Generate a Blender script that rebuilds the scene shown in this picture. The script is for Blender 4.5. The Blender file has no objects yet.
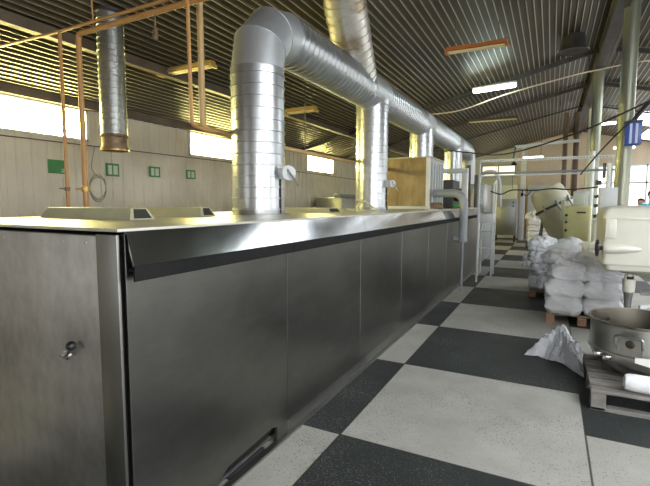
import bpy, bmesh, math, random
from mathutils import Vector, Matrix, noise
random.seed(7)
PI = math.pi
scene = bpy.context.scene
COL = scene.collection

# ------------------------------------------------------------------ materials
def nodes_of(name):
    m = bpy.data.materials.new(name); m.use_nodes = True
    nt = m.node_tree; b = nt.nodes['Principled BSDF']
    return m, nt, b
def ramp(nt, fac, stops):
    r = nt.nodes.new('ShaderNodeValToRGB')
    el = r.color_ramp.elements
    while len(el) < len(stops): el.new(0.5)
    for e, (p, c) in zip(el, stops):
        e.position = p; e.color = (c[0], c[1], c[2], 1)
    nt.links.new(fac, r.inputs[0]); return r.outputs[0]
def math_n(nt, op, a, b=None, c=None):
    n = nt.nodes.new('ShaderNodeMath'); n.operation = op
    for i, v in enumerate((a, b, c)):
        if v is None: continue
        if isinstance(v, (int, float)): n.inputs[i].default_value = v
        else: nt.links.new(v, n.inputs[i])
    return n.outputs[0]
def mixc(nt, fac, a, b):
    n = nt.nodes.new('ShaderNodeMix'); n.data_type = 'RGBA'
    if isinstance(fac, (int, float)): n.inputs[0].default_value = fac
    else: nt.links.new(fac, n.inputs[0])
    for i, v in ((6, a), (7, b)):
        if isinstance(v, (tuple, list)): n.inputs[i].default_value = (v[0], v[1], v[2], 1)
        else: nt.links.new(v, n.inputs[i])
    return n.outputs[2]
def noise_n(nt, scale, detail=3, rough=.55, stretch=None, obj=True):
    tc = nt.nodes.new('ShaderNodeTexCoord'); src = tc.outputs['Object']
    if stretch:
        mp = nt.nodes.new('ShaderNodeMapping'); mp.inputs['Scale'].default_value = stretch
        nt.links.new(src, mp.inputs[0]); src = mp.outputs[0]
    n = nt.nodes.new('ShaderNodeTexNoise'); n.inputs['Scale'].default_value = scale
    n.inputs['Detail'].default_value = detail; n.inputs['Roughness'].default_value = rough
    nt.links.new(src, n.inputs['Vector']); return n.outputs[0]
def mat(name, c1, c2=None, rough=.5, metal=0., scale=4., stretch=None, bump=0., bscale=30., lo=.35, hi=.65, rvar=0., coat=0., trans=0., alpha=1.):
    m, nt, b = nodes_of(name)
    b.inputs['Roughness'].default_value = rough; b.inputs['Metallic'].default_value = metal
    c2 = c2 or tuple(x*.88 for x in c1)
    f = noise_n(nt, scale, 4, .6, stretch)
    nt.links.new(ramp(nt, f, [(lo, c1), (hi, c2)]), b.inputs['Base Color'])
    if rvar:
        r = math_n(nt, 'MULTIPLY_ADD', f, rvar*2, rough-rvar)
        nt.links.new(r, b.inputs['Roughness'])
    if bump:
        bn = nt.nodes.new('ShaderNodeBump'); bn.inputs['Strength'].default_value = bump; bn.inputs['Distance'].default_value = .01
        nt.links.new(noise_n(nt, bscale, 3, .6, stretch), bn.inputs['Height']); nt.links.new(bn.outputs[0], b.inputs['Normal'])
    if coat: b.inputs['Coat Weight'].default_value = coat
    if trans: b.inputs['Transmission Weight'].default_value = trans
    if alpha < 1: b.inputs['Alpha'].default_value = alpha
    return m
def emis(name, c, s):
    m, nt, b = nodes_of(name)
    b.inputs['Base Color'].default_value = (.8, .8, .8, 1)
    b.inputs['Emission Color'].default_value = (c[0], c[1], c[2], 1); b.inputs['Emission Strength'].default_value = s
    return m

def floor_mat():
    m, nt, b = nodes_of('terrazzo_tiles')
    T = 1.5163
    g = nt.nodes.new('ShaderNodeNewGeometry'); sp = nt.nodes.new('ShaderNodeSeparateXYZ'); nt.links.new(g.outputs['Position'], sp.inputs[0])
    wob = noise_n(nt, 1.2, 2)
    u = math_n(nt, 'MULTIPLY_ADD', sp.outputs[0], 1/T, 1.238/T)
    v0 = math_n(nt, 'MULTIPLY_ADD', sp.outputs[1], 1/T, -2.655/T)
    off = math_n(nt, 'MULTIPLY', math_n(nt, 'GREATER_THAN', u, 1.0), -.51)
    v = math_n(nt, 'ADD', v0, off)
    par = math_n(nt, 'MODULO', math_n(nt, 'ADD', math_n(nt, 'ADD', math_n(nt, 'FLOOR', u), math_n(nt, 'FLOOR', v)), 100.0), 2.0)
    def chips(scale, th):
        vo = nt.nodes.new('ShaderNodeTexVoronoi'); vo.inputs['Scale'].default_value = scale
        nt.links.new(g.outputs['Position'], vo.inputs['Vector'])
        patch = noise_n(nt, 1.1, 3, .6)
        t = math_n(nt, 'MULTIPLY_ADD', patch, th*2.4, -th*.55)
        return math_n(nt, 'LESS_THAN', vo.outputs['Distance'], t)
    stain = noise_n(nt, 2.3, 5, .65)
    white = ramp(nt, stain, [(.3, (.34, .328, .295)), (.7, (.46, .452, .418))])
    c1 = chips(52, .29); c1b = chips(105, .25)
    white = mixc(nt, math_n(nt, 'MULTIPLY', c1, .8), white, (.10, .10, .095))
    white = mixc(nt, math_n(nt, 'MULTIPLY', c1b, .55), white, (.16, .15, .14))
    dark = ramp(nt, stain, [(.3, (.020, .023, .024)), (.7, (.036, .040, .040))])
    dark = mixc(nt, math_n(nt, 'MULTIPLY', chips(75, .27), .7), dark, (.30, .30, .28))
    dark = mixc(nt, math_n(nt, 'MULTIPLY', chips(130, .23), .5), dark, (.20, .2, .2))
    colr = mixc(nt, par, white, dark)
    def line(t):
        f = math_n(nt, 'FRACT', t); d = math_n(nt, 'MINIMUM', f, math_n(nt, 'SUBTRACT', 1.0, f))
        return math_n(nt, 'LESS_THAN', d, .0042)
    ln = math_n(nt, 'MAXIMUM', line(u), line(v))
    colr = mixc(nt, math_n(nt, 'MULTIPLY', ln, .85), colr, (.025, .024, .022))
    nt.links.new(colr, b.inputs['Base Color'])
    rr = math_n(nt, 'MULTIPLY_ADD', stain, .3, .34); nt.links.new(rr, b.inputs['Roughness'])
    b.inputs['Specular IOR Level'].default_value = .35
    return m

def galv_mat(name, c1, c2, rough, scale=22):
    m, nt, b = nodes_of(name)
    tc = nt.nodes.new('ShaderNodeTexCoord')
    vo = nt.nodes.new('ShaderNodeTexVoronoi'); vo.inputs['Scale'].default_value = scale
    nt.links.new(tc.outputs['Object'], vo.inputs['Vector'])
    sp = nt.nodes.new('ShaderNodeSeparateColor'); nt.links.new(vo.outputs['Color'], sp.inputs[0])
    nt.links.new(ramp(nt, sp.outputs[0], [(0, c1), (1, c2)]), b.inputs['Base Color'])
    b.inputs['Metallic'].default_value = .92
    nt.links.new(math_n(nt, 'MULTIPLY_ADD', sp.outputs[1], .04, rough-.02), b.inputs['Roughness'])
    return m
def steel_mat(name, c1, c2, rough, stretch=(1, 1, .15), smear=.12, aniso=.0):
    m, nt, b = nodes_of(name)
    b.inputs['Metallic'].default_value = 1.0
    big = noise_n(nt, 1.6, 5, .62); fine = noise_n(nt, 14, 4, .6, stretch)
    f = math_n(nt, 'MULTIPLY_ADD', fine, .35, math_n(nt, 'MULTIPLY', big, .65))
    nt.links.new(ramp(nt, f, [(.34, c1), (.66, c2)]), b.inputs['Base Color'])
    nt.links.new(math_n(nt, 'MULTIPLY_ADD', big, smear*2, rough-smear), b.inputs['Roughness'])
    bn = nt.nodes.new('ShaderNodeBump'); bn.inputs['Strength'].default_value = .05; bn.inputs['Distance'].default_value = .02
    nt.links.new(noise_n(nt, 3.0, 2), bn.inputs['Height']); nt.links.new(bn.outputs[0], b.inputs['Normal'])
    return m

M = {}
M['floor'] = floor_mat()
M['wall_panel'] = mat('cream_wall_sheet', (.72, .67, .56), (.62, .56, .46), .40, 0, 1.3)
M['plaster'] = mat('beige_plaster', (.66, .54, .40), (.56, .46, .35), .8, 0, 1.2)
M['plaster_green'] = mat('pale_green_plaster', (.60, .61, .47), (.52, .53, .42), .8, 0, 1.2)
M['near_wall'] = mat('grey_plaster', (.45, .44, .41), (.38, .37, .35), .8, 0, 1.2)
M['ceil'] = mat('grimy_profiled_sheet', (.085, .064, .031), (.045, .034, .018), .5, .0, .7, bump=0)  # pans darkened to paint in the shade between the ribs
M['ceil_rib'] = mat('bare_rib_sheet', (.60, .57, .48), (.45, .42, .35), .38, .35, .9)  # ribs paler: the light they catch is put into the colour
M['beam'] = mat('dark_steel_beam', (.06, .055, .05), (.035, .03, .028), .6, .2)
M['purlin'] = mat('brown_purlin', (.14, .105, .075), (.09, .07, .05), .6, 0)
M['galv'] = galv_mat('spiral_galvanised', (.46, .475, .49), (.51, .525, .54), .31)
M['galv_dull'] = galv_mat('dull_galvanised', (.30, .31, .30), (.36, .37, .36), .38, 30)
M['galv_top'] = mat('galvanised_elbow', (.46, .48, .50), (.53, .55, .57), .48, .75, 3)
M['stack'] = mat('stained_galvanised', (.62, .60, .55), (.34, .25, .15), .42, .8, 2.2, (1, 1, 2.5), lo=.5, hi=.72)
M['rust'] = mat('rusty_collar', (.16, .10, .06), (.30, .22, .14), .6, .6, 9)
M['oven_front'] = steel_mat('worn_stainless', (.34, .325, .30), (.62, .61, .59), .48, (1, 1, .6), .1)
M['oven_side'] = steel_mat('dark_stainless', (.17, .17, .16), (.235, .232, .215), .34, (1, .3, 1), .08)  # side darker than the front: its dark reflections are in the base colour
M['oven_post'] = steel_mat('post_stainless', (.25, .247, .235), (.31, .307, .29), .42, (1, 1, .15), .08)
M['visor'] = steel_mat('polished_visor', (.30, .31, .32), (.40, .41, .42), .13, (1, .2, 1), .05)
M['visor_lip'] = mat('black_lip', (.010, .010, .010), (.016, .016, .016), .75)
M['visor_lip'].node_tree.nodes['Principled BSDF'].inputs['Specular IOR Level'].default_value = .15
M['oven_top'] = steel_mat('oven_lid_sheet', (.62, .61, .56), (.74, .73, .67), .38, (1, 1, 1), .06)
M['hatch'] = mat('olive_cream_cover', (.52, .50, .34), (.44, .42, .28), .42, .25, 3)
M['wall_dim'] = mat('beige_cable', (.30, .26, .19), (.26, .22, .16), .6)
M['black'] = mat('black_plastic', (.012, .012, .013), (.02, .02, .02), .3)
M['black_cable'] = mat('black_rubber', (.012, .012, .012), (.02, .02, .02), .55)
M['void'] = mat('dark_recess', (.02, .018, .015), (.035, .03, .025), .8)
M['chrome'] = mat('chrome', (.8, .8, .8), (.7, .7, .7), .15, 1)
M['orange_pipe'] = mat('ochre_painted_pipe', (.50, .255, .085), (.42, .22, .08), .42, 0, 6)
M['cream_pipe'] = mat('ochre_cream_pipe', (.50, .33, .14), (.44, .30, .14), .42, 0, 3)
M['yellow_pipe'] = mat('yellow_painted_pipe', (.60, .36, .06), (.52, .32, .08), .42, 0, 6)
M['brass'] = mat('brass', (.55, .38, .12), (.35, .22, .08), .35, .9)
M['white_paint'] = mat('white_paint', (.72, .73, .72), (.64, .65, .64), .45)
M['grey_paint'] = mat('grey_paint', (.31, .33, .35), (.26, .28, .30), .42)
M['lightgrey_paint'] = mat('light_grey_paint', (.58, .60, .61), (.52, .54, .55), .45)
M['cream'] = mat('cream_enamel', (.66, .65, .58), (.60, .59, .52), .30, 0, 2, coat=.3)
M['cream2'] = mat('vat_enamel', (.50, .48, .37), (.42, .40, .29), .4, 0, 3)
M['green_cream'] = mat('yellow_green_enamel', (.56, .54, .25), (.48, .46, .24), .45, 0, 3)
M['pillar'] = mat('yellow_green_pillar', (.30, .31, .24), (.23, .235, .18), .42, .65, 2.5, (1, 1, .3))
M['pillar_grey'] = mat('grey_pillar', (.36, .36, .33), (.28, .28, .25), .5, 0, 2.5, (1, 1, .3))
M['brown'] = mat('brown_post', (.12, .075, .05), (.08, .05, .035), .6)
M['sack'] = mat('woven_white_sack', (.88, .88, .91), (.82, .82, .86), .6, 0, 5, bump=.7, bscale=22)
M['sack2'] = mat('creased_white_sack', (.88, .89, .93), (.80, .81, .86), .42, 0, 6, bump=1.0, bscale=20)
M['film'] = mat('clear_film', (.88, .90, .94), (.78, .80, .85), .13, 0, 7, bump=.8, bscale=26, coat=.6, alpha=.58)
M['wood'] = mat('pallet_wood', (.40, .30, .20), (.30, .22, .14), .75, 0, 8, (1, 6, 1))
M['wood_red'] = mat('pallet_block', (.42, .22, .12), (.34, .18, .10), .75, 0, 8)
M['wood_grey'] = mat('weathered_boards', (.30, .28, .26), (.13, .12, .11), .75, 0, 7, (.3, 2.6, 1), bump=.3)
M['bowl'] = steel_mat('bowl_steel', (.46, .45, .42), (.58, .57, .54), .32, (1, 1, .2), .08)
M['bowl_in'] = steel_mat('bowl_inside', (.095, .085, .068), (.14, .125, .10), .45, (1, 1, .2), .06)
M['paper'] = mat('paper', (.78, .77, .73), (.72, .71, .67), .7)
M['tan'] = steel_mat('tan_sheet', (.24, .175, .095), (.44, .35, .23), .36, (1, 1, .3), .08)
M['dark_machine'] = mat('dark_machine', (.04, .04, .045), (.07, .07, .07), .5, .3)
M['blue'] = mat('blue_enamel', (.03, .07, .36), (.02, .05, .26), .35)
M['blue_white'] = mat('pale_blue_stripe', (.45, .52, .70), (.40, .48, .66), .4)
M['sign_green'] = mat('sign_green', (.06, .26, .08), (.05, .22, .07), .5)
M['sign_white'] = mat('sign_white', (.60, .66, .56), (.55, .60, .5), .5)
M['tube_off'] = mat('unlit_tube', (.75, .62, .35), (.7, .58, .32), .4)
M['orange_fix'] = mat('orange_fixture', (.46, .16, .04), (.38, .13, .035), .45)
M['yellow_fix'] = mat('ochre_fixture', (.50, .34, .10), (.42, .28, .08), .5)
M['skin'] = mat('skin', (.55, .34, .26), (.5, .31, .24), .55)
M['teal'] = mat('teal_cloth', (.05, .42, .50), (.04, .36, .44), .8)
M['dark_cloth'] = mat('dark_cloth', (.05, .05, .07), (.04, .04, .055), .85)
M['white_cloth'] = mat('white_cloth', (.7, .7, .7), (.62, .62, .62), .85)
M['hair'] = mat('dark_hair', (.06, .035, .025), (.04, .025, .02), .6)
M['skin_red'] = mat('warm_skin', (.50, .27, .21), (.46, .25, .2), .55)
M['pane_warm'] = emis('daylit_pane_warm', (1.0, .88, .30), 42.0)
M['pane_cool'] = emis('daylit_pane_cool', (.92, .96, 1.0), 5.0)
M['pane_far'] = emis('daylit_pane_far', (1.0, .97, .93), 2.0)
M['skylight_far'] = emis('daylit_skylight_far', (.93, .97, 1.0), 2.2)
M['pane_back'] = emis('daylit_pane_back', (.95, .97, 1.0), 13.0)  # unseen windows behind the viewer, added to light sacks and mixer
M['pane_near'] = emis('daylit_pane_near', (.97, .98, 1.0), 1.8)  # unseen window added to brighten the oven's front panel
M['pane_dim'] = emis('daylit_pane_dim', (1.0, .90, .62), 1.1)
M['skylight'] = emis('daylit_skylight', (.93, .97, 1.0), 6.0)  # unseen nearer roof lights, added to light floor, sacks and mixer
M['tube_on'] = emis('lit_tube', (.80, 1.0, .93), 22.0)
M['tube_far'] = emis('lit_tube_far', (.95, 1.0, .97), 9.0)

# ------------------------------------------------------------------ mesh helpers
class MB:
    def __init__(s): s.v = []; s.f = []; s.mi = []; s.cur = 0
    def add(s, vs, fs):
        o = len(s.v); s.v += [Vector(v) for v in vs]
        s.f += [tuple(i+o for i in f) for f in fs]; s.mi += [s.cur]*len(fs); return s
    def box(s, a, b):
        x0, x1 = sorted((a[0], b[0])); y0, y1 = sorted((a[1], b[1])); z0, z1 = sorted((a[2], b[2]))
        return s.add([(x0,y0,z0),(x1,y0,z0),(x1,y1,z0),(x0,y1,z0),(x0,y0,z1),(x1,y0,z1),(x1,y1,z1),(x0,y1,z1)],
                     [(3,2,1,0),(4,5,6,7),(0,1,5,4),(1,2,6,5),(2,3,7,6),(3,0,4,7)])
    def rbox(s, a, b, r, seg=2):
        bm = bmesh.new(); c = [(a[i]+b[i])/2 for i in range(3)]; d = [abs(b[i]-a[i]) for i in range(3)]
        bmesh.ops.create_cube(bm, size=1, matrix=Matrix.Translation(c) @ Matrix.Diagonal((d[0], d[1], d[2], 1)))
        bmesh.ops.bevel(bm, geom=bm.edges[:], offset=r, segments=seg, affect='EDGES', profile=.5)
        bm.verts.index_update()
        s.add([v.co.copy() for v in bm.verts], [tuple(v.index for v in f.verts) for f in bm.faces]); bm.free(); return s
    def prism(s, poly, axis, a, b):
        n = len(poly)
        def P(p, t): return {'x': (t, p[0], p[1]), 'y': (p[0], t, p[1]), 'z': (p[0], p[1], t)}[axis]
        vs = [P(p, a) for p in poly] + [P(p, b) for p in poly]
        fs = [tuple(range(n))[::-1], tuple(range(n, 2*n))] + [(i, (i+1) % n, n+(i+1) % n, n+i) for i in range(n)]
        return s.add(vs, fs)
    def tube(s, pts, r, n=10, caps=True):
        pts = [Vector(p) for p in pts]; k = len(pts); rs = r if isinstance(r, (list, tuple)) else [r]*k
        vs = []; fs = []
        t0 = (pts[1]-pts[0]).normalized(); up = Vector((0,0,1)) if abs(t0.z) < .9 else Vector((1,0,0))
        nrm = (up - t0*up.dot(t0)).normalized()
        for i in range(k):
            t = (pts[min(i+1, k-1)]-pts[max(i-1, 0)]).normalized()
            nrm = (nrm - t*nrm.dot(t)).normalized(); bn = t.cross(nrm)
            for j in range(n):
                a = 2*PI*j/n; vs.append(pts[i]+(nrm*math.cos(a)+bn*math.sin(a))*rs[i])
        for i in range(k-1):
            for j in range(n): fs.append((i*n+j, i*n+(j+1) % n, (i+1)*n+(j+1) % n, (i+1)*n+j))
        if caps: fs += [tuple(range(n))[::-1], tuple(range((k-1)*n, k*n))]
        return s.add(vs, fs)
    def lathe(s, prof, o, axis=(0,0,1), n=32, caps=False, sx=1, sy=1):
        ax = Vector(axis).normalized(); up = Vector((1,0,0)) if abs(ax.x) < .9 else Vector((0,1,0))
        e1 = (up-ax*up.dot(ax)).normalized(); e2 = ax.cross(e1); o = Vector(o); vs = []; fs = []
        for (r, h) in prof:
            for j in range(n):
                a = 2*PI*j/n; vs.append(o+ax*h+(e1*math.cos(a)*sx+e2*math.sin(a)*sy)*r)
        k = len(prof)
        for i in range(k-1):
            for j in range(n): fs.append((i*n+j, i*n+(j+1) % n, (i+1)*n+(j+1) % n, (i+1)*n+j))
        if caps: fs += [tuple(range(n))[::-1], tuple(range((k-1)*n, k*n))]
        return s.add(vs, fs)
    def ball(s, c, r, n=14, sc=(1,1,1)):
        prof = [(max(1e-4, math.sin(PI*i/n)), -math.cos(PI*i/n)) for i in range(n+1)]
        o = len(s.v); s.lathe(prof, (0,0,0), n=2*n)
        for i in range(o, len(s.v)):
            v = s.v[i]; s.v[i] = Vector((c[0]+v.x*r*sc[0], c[1]+v.y*r*sc[1], c[2]+v.z*r*sc[2]))
        return s
    def xf(s, mtx, start=0):
        for i in range(start, len(s.v)): s.v[i] = mtx @ s.v[i]
        return s
    def build(s, name, m, parent=None, smooth=False, ang=40, bevel=0):
        org = Vector((0,0,0)); p = parent
        while p: org = org + p.location; p = p.parent
        me = bpy.data.meshes.new(name); me.from_pydata([v-org for v in s.v], [], s.f)
        ms = m if isinstance(m, (list, tuple)) else [m]
        for x in ms: me.materials.append(x)
        if len(ms) > 1: me.polygons.foreach_set('material_index', s.mi)
        bm = bmesh.new(); bm.from_mesh(me); bmesh.ops.recalc_face_normals(bm, faces=bm.faces[:])
        if bevel: bmesh.ops.bevel(bm, geom=[e for e in bm.edges if len(e.link_faces) == 2 and e.calc_face_angle(0) > .6], offset=bevel, segments=2, affect='EDGES', profile=.5, clamp_overlap=True)
        if smooth:
            for f in bm.faces: f.smooth = True
            for e in bm.edges:
                if len(e.link_faces) == 2 and e.calc_face_angle(0) > math.radians(ang): e.smooth = False
        bm.to_mesh(me); bm.free(); me.update()
        o = bpy.data.objects.new(name, me); COL.objects.link(o)
        if parent: o.parent = parent
        return o
def tag(o, label=None, cat=None, group=None, kind=None):
    if label: o['label'] = label
    if cat: o['category'] = cat
    if group: o['group'] = group
    if kind: o['kind'] = kind
    return o
def empty(name, loc, label, cat, group=None):
    o = bpy.data.objects.new(name, None); o.empty_display_size = .1; COL.objects.link(o); o.location = loc
    return tag(o, label, cat, group)
def struct(name, mb, m, parent=None, **k):
    o = mb.build(name, m, parent, **k)
    if not parent: o['kind'] = 'structure'
    return o
def smooth_path(pts, sub=8):
    pts = [Vector(p) for p in pts]; out = []
    for i in range(len(pts)-1):
        p0 = pts[max(i-1, 0)]; p1 = pts[i]; p2 = pts[i+1]; p3 = pts[min(i+2, len(pts)-1)]
        for k in range(sub):
            t = k/sub
            out.append(.5*((2*p1)+(p2-p0)*t+(2*p0-5*p1+4*p2-p3)*t*t+(3*p1-p0-3*p2+p3)*t**3))
    out.append(pts[-1]); return out
def bend(pts, r, seg=6):
    pts = [Vector(p) for p in pts]; out = [pts[0]]
    for i in range(1, len(pts)-1):
        a = (pts[i-1]-pts[i]).normalized(); b = (pts[i+1]-pts[i]).normalized()
        p = pts[i]+a*r; q = pts[i]+b*r
        for k in range(seg+1):
            t = k/seg; out.append(p*(1-t)**2+pts[i]*2*t*(1-t)+q*t*t)
    out.append(pts[-1]); return out

# ------------------------------------------------------------------ camera (eye 1.6 m)
cam = bpy.data.cameras.new('camera'); cam.sensor_width = 36; cam.lens = 36*440.6/650
co = bpy.data.objects.new('camera', cam); COL.objects.link(co)
yaw, pit, rol = math.radians(27.112), math.radians(5.199), math.radians(.131)
fw = Vector((-math.sin(yaw)*math.cos(pit), math.cos(yaw)*math.cos(pit), -math.sin(pit)))
rt = Vector((math.cos(yaw), math.sin(yaw), 0)); up = rt.cross(fw)
r2 = math.cos(rol)*rt+math.sin(rol)*up; u2 = -math.sin(rol)*rt+math.cos(rol)*up
mw = Matrix((r2, u2, -fw)).transposed().to_4x4(); mw.translation = (0, 0, 1.6)
co.matrix_world = mw; scene.camera = co; cam.clip_start = .05

# ------------------------------------------------------------------ room shell
XL, XR, YN, YF = -6.2, 7.8, -3.2, 22.0
ZE, XRG, ZR = 3.06, .8, 4.70
SL = (ZR-ZE)/(XRG-XL)
def ceil_z(x): return ZE+(x-XL)*SL if x < XRG else ZR-(x-XRG)*SL
mb = MB().box((XL-.2, YN-.2, -.12), (XR+.2, YF+.2, 0)); struct('floor', mb, M['floor'])
# profiled sheet ceiling: ribs run along the hall
def profile_ceiling(x0, x1, skip=None):
    pan, rib = MB(), []
    per = .095; n = int(round(abs(x1-x0)/per)); mbx = MB(); lines = []
    for i in range(n):
        xa = x0+(x1-x0)*i/n; d = (x1-x0)/n
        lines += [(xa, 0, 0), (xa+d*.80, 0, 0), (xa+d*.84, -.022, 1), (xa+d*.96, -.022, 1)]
    lines.append((x1, 0, 0)); vs = []; fs = []; mi = []
    for (x, dz, k) in lines:
        for y in (YN, YF): vs.append((x, y, ceil_z(x)+dz))
    for i in range(len(lines)-1):
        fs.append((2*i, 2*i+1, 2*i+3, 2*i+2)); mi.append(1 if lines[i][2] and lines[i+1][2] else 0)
    return vs, fs, mi
cm = MB()
for a, b in ((XL, XRG), (XRG, XR)):
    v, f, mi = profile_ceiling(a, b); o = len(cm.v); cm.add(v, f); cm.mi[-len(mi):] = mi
# top skin closes the roof
cm.cur = 0
cm.add([(XL-.1, YN-.1, ZE+.06), (XRG, YN-.1, ZR+.08), (XRG, YF+.1, ZR+.08), (XL-.1, YF+.1, ZE+.06), (XR+.1, YN-.1, ZE+.06), (XR+.1, YF+.1, ZE+.06)], [(0,1,2,3), (1,4,5,2)])
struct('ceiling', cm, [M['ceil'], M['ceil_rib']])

# left wall: profiled cream sheet around the window openings
WINL = [(2.15, 4.35), (6.38, 8.5), (10.92, 12.65), (15.2, 17.2)]
WZ0, WZ1 = 2.50, 2.96
def corr_wall(segs_y, z0, z1):
    vs = []; fs = []; ys = []
    y = segs_y[0]; per = .20
    n = max(1, int(round((segs_y[1]-segs_y[0])/per))); d = (segs_y[1]-segs_y[0])/n
    for i in range(n):
        a = segs_y[0]+i*d
        ys += [(a, 0), (a+d*.55, 0), (a+d*.63, .022), (a+d*.92, .022)]
    ys.append((segs_y[1], 0))
    for (yy, dx) in ys: vs += [(XL+dx, yy, z0), (XL+dx, yy, z1)]
    for i in range(len(ys)-1): fs.append((2*i, 2*i+2, 2*i+3, 2*i+1))
    return vs, fs
wl = MB(); prev = YN
wl.add(*corr_wall((YN, YF), 0, WZ0)); wl.add(*corr_wall((YN, YF), WZ1, ZE+.02))
for (a, b) in WINL:
    wl.add(*corr_wall((prev, a), WZ0, WZ1)); prev = b
wl.add(*corr_wall((prev, YF), WZ0, WZ1))
wl.box((XL-.12, YN, 0), (XL-.06, YF, WZ0-.1))
struct('wall_left', wl, M['wall_panel'])
for i, (a, b) in enumerate(WINL):
    fr = MB(); t = .05
    fr.box((XL-.06, a, WZ0), (XL+.03, a+t, WZ1)); fr.box((XL-.06, b-t, WZ0), (XL+.03, b, WZ1))
    fr.box((XL-.06, a, WZ0), (XL+.03, b, WZ0+t*.6)); fr.box((XL-.06, a, WZ1-t*.6), (XL+.03, b, WZ1))
    w = struct('window_%d' % (i+1), fr, M['white_paint'])
    MB().box((XL-.05, a+.03, WZ0+.02), (XL-.03, b-.03, WZ1-.02)).build('pane', M['pane_warm'], w)
# boxed eave strip
struct('trim_1', MB().box((XL, YN, ZE-.10), (XL+.10, YF, ZE+.03)), M['purlin'])
# right wall with big windows
WR = [(-1.5, 2.0), (4.0, 8.0), (10.0, 14.0), (16.0, 20.0)]
wr = MB(); wr.box((XR, YN, 0), (XR+.15, YF, 1.0)); wr.box((XR, YN, 2.7), (XR+.15, YF, ZE+.05)); prev = YN
for (a, b) in WR: wr.box((XR, prev, 1.0), (XR+.15, a, 2.7)); prev = b
wr.box((XR, prev, 1.0), (XR+.15, YF, 2.7)); struct('wall_right', wr, M['plaster'])
k = len(WINL)
def window_x(n, x, a, b, z0, z1, pane, mull=3):
    fr = MB(); t = .06
    fr.box((x, a, z0), (x+.1, a+t, z1)); fr.box((x, b-t, z0), (x+.1, b, z1)); fr.box((x, a, z0), (x+.1, b, z0+t)); fr.box((x, a, z1-t), (x+.1, b, z1))
    for j in range(1, mull): fr.box((x+.02, a+(b-a)*j/mull-.02, z0), (x+.08, a+(b-a)*j/mull+.02, z1))
    w = struct('window_%d' % n, fr, M['white_paint']); MB().box((x+.04, a+.03, z0+.03), (x+.06, b-.03, z1-.03)).build('pane', pane, w)
for (a, b) in WR: k += 1; window_x(k, XR+.02, a, b, 1.0, 2.7, M['pane_cool'])
# far gable wall: pale green bay on the left, beige plaster, long bright window on the right
def gable(x0, x1, z0): 
    xs = [x0]+([XRG] if x0 < XRG < x1 else [])+[x1]
    return [(x0, z0), (x1, z0)]+[(x, ceil_z(x)+.05) for x in reversed(xs)]
FW = (1.25, 6.6, .95, 3.2)
wf = MB(); wf.cur = 1; wf.prism(gable(XL, -1.45, 0), 'y', YF, YF+.15); wf.cur = 0
wf.prism(gable(-1.45, FW[0], 0), 'y', YF, YF+.15)
wf.box((FW[0], YF, 0), (FW[1], YF+.15, FW[2])); wf.prism(gable(FW[0], FW[1], FW[3]), 'y', YF, YF+.15); wf.prism(gable(FW[1], XR, 0), 'y', YF, YF+.15)
struct('wall_far', wf, [M['plaster'], M['plaster_green']])
k += 1; fr = MB().box((-3.0, YF-.04, 2.78), (-1.50, YF, 2.84)).box((-3.0, YF-.04, 3.30), (-1.50, YF, 3.36)).box((-3.0, YF-.04, 2.78), (-2.94, YF, 3.36)).box((-1.56, YF-.04, 2.78), (-1.50, YF, 3.36)).box((-2.28, YF-.04, 2.78), (-2.22, YF, 3.36))
w = struct('window_%d' % k, fr, M['cream2']); MB().box((-2.96, YF-.02, 2.82), (-1.54, YF-.01, 3.32)).build('pane', M['pane_dim'], w)
k += 1; fr = MB(); t = .07; y0 = YF-.03
fr.box((FW[0], y0, FW[2]), (FW[0]+t, YF+.1, FW[3])); fr.box((FW[1]-t, y0, FW[2]), (FW[1], YF+.1, FW[3]))
fr.box((FW[0], y0, FW[2]), (FW[1], YF+.1, FW[2]+t)); fr.box((FW[0], y0, FW[3]-t), (FW[1], YF+.1, FW[3])); fr.box((FW[0], y0, 2.42), (FW[1], YF+.1, 2.50))
for j in range(1, 5): x = FW[0]+(FW[1]-FW[0])*j/5; fr.box((x-.03, y0, FW[2]), (x+.03, YF+.1, FW[3]))
w = struct('window_%d' % k, fr, M['lightgrey_paint'])
MB().box((FW[0]+.03, YF+.03, FW[2]+.03), (FW[1]-.03, YF+.05, FW[3]-.03)).build('pane', M['pane_far'], w)
# roof lights in the right slope; the two nearer ones are unseen, added for light
k += 1; sk = MB(); 
for (x0, x1, ya, yb) in ((2.3, 5.2, -1.8, 4.4), (2.6, 5.2, 9.9, 13.6), (2.3, 4.6, 16.2, 18.4), (2.9, 4.9, 19.2, 21.4)):
    z = -.035; sk.cur = 1 if ya > 15 else 0
    sk.add([(x0, ya, ceil_z(x0)+z), (x1, ya, ceil_z(x1)+z), (x1, yb, ceil_z(x1)+z), (x0, yb, ceil_z(x0)+z), (x0, ya, ceil_z(x0)-.01), (x1, ya, ceil_z(x1)-.01), (x1, yb, ceil_z(x1)-.01), (x0, yb, ceil_z(x0)-.01)],
           [(0,1,2,3), (4,5,6,7), (0,1,5,4), (1,2,6,5), (2,3,7,6), (3,0,4,7)])
struct('window_%d' % k, sk, [M['skylight'], M['skylight_far']])
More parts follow.
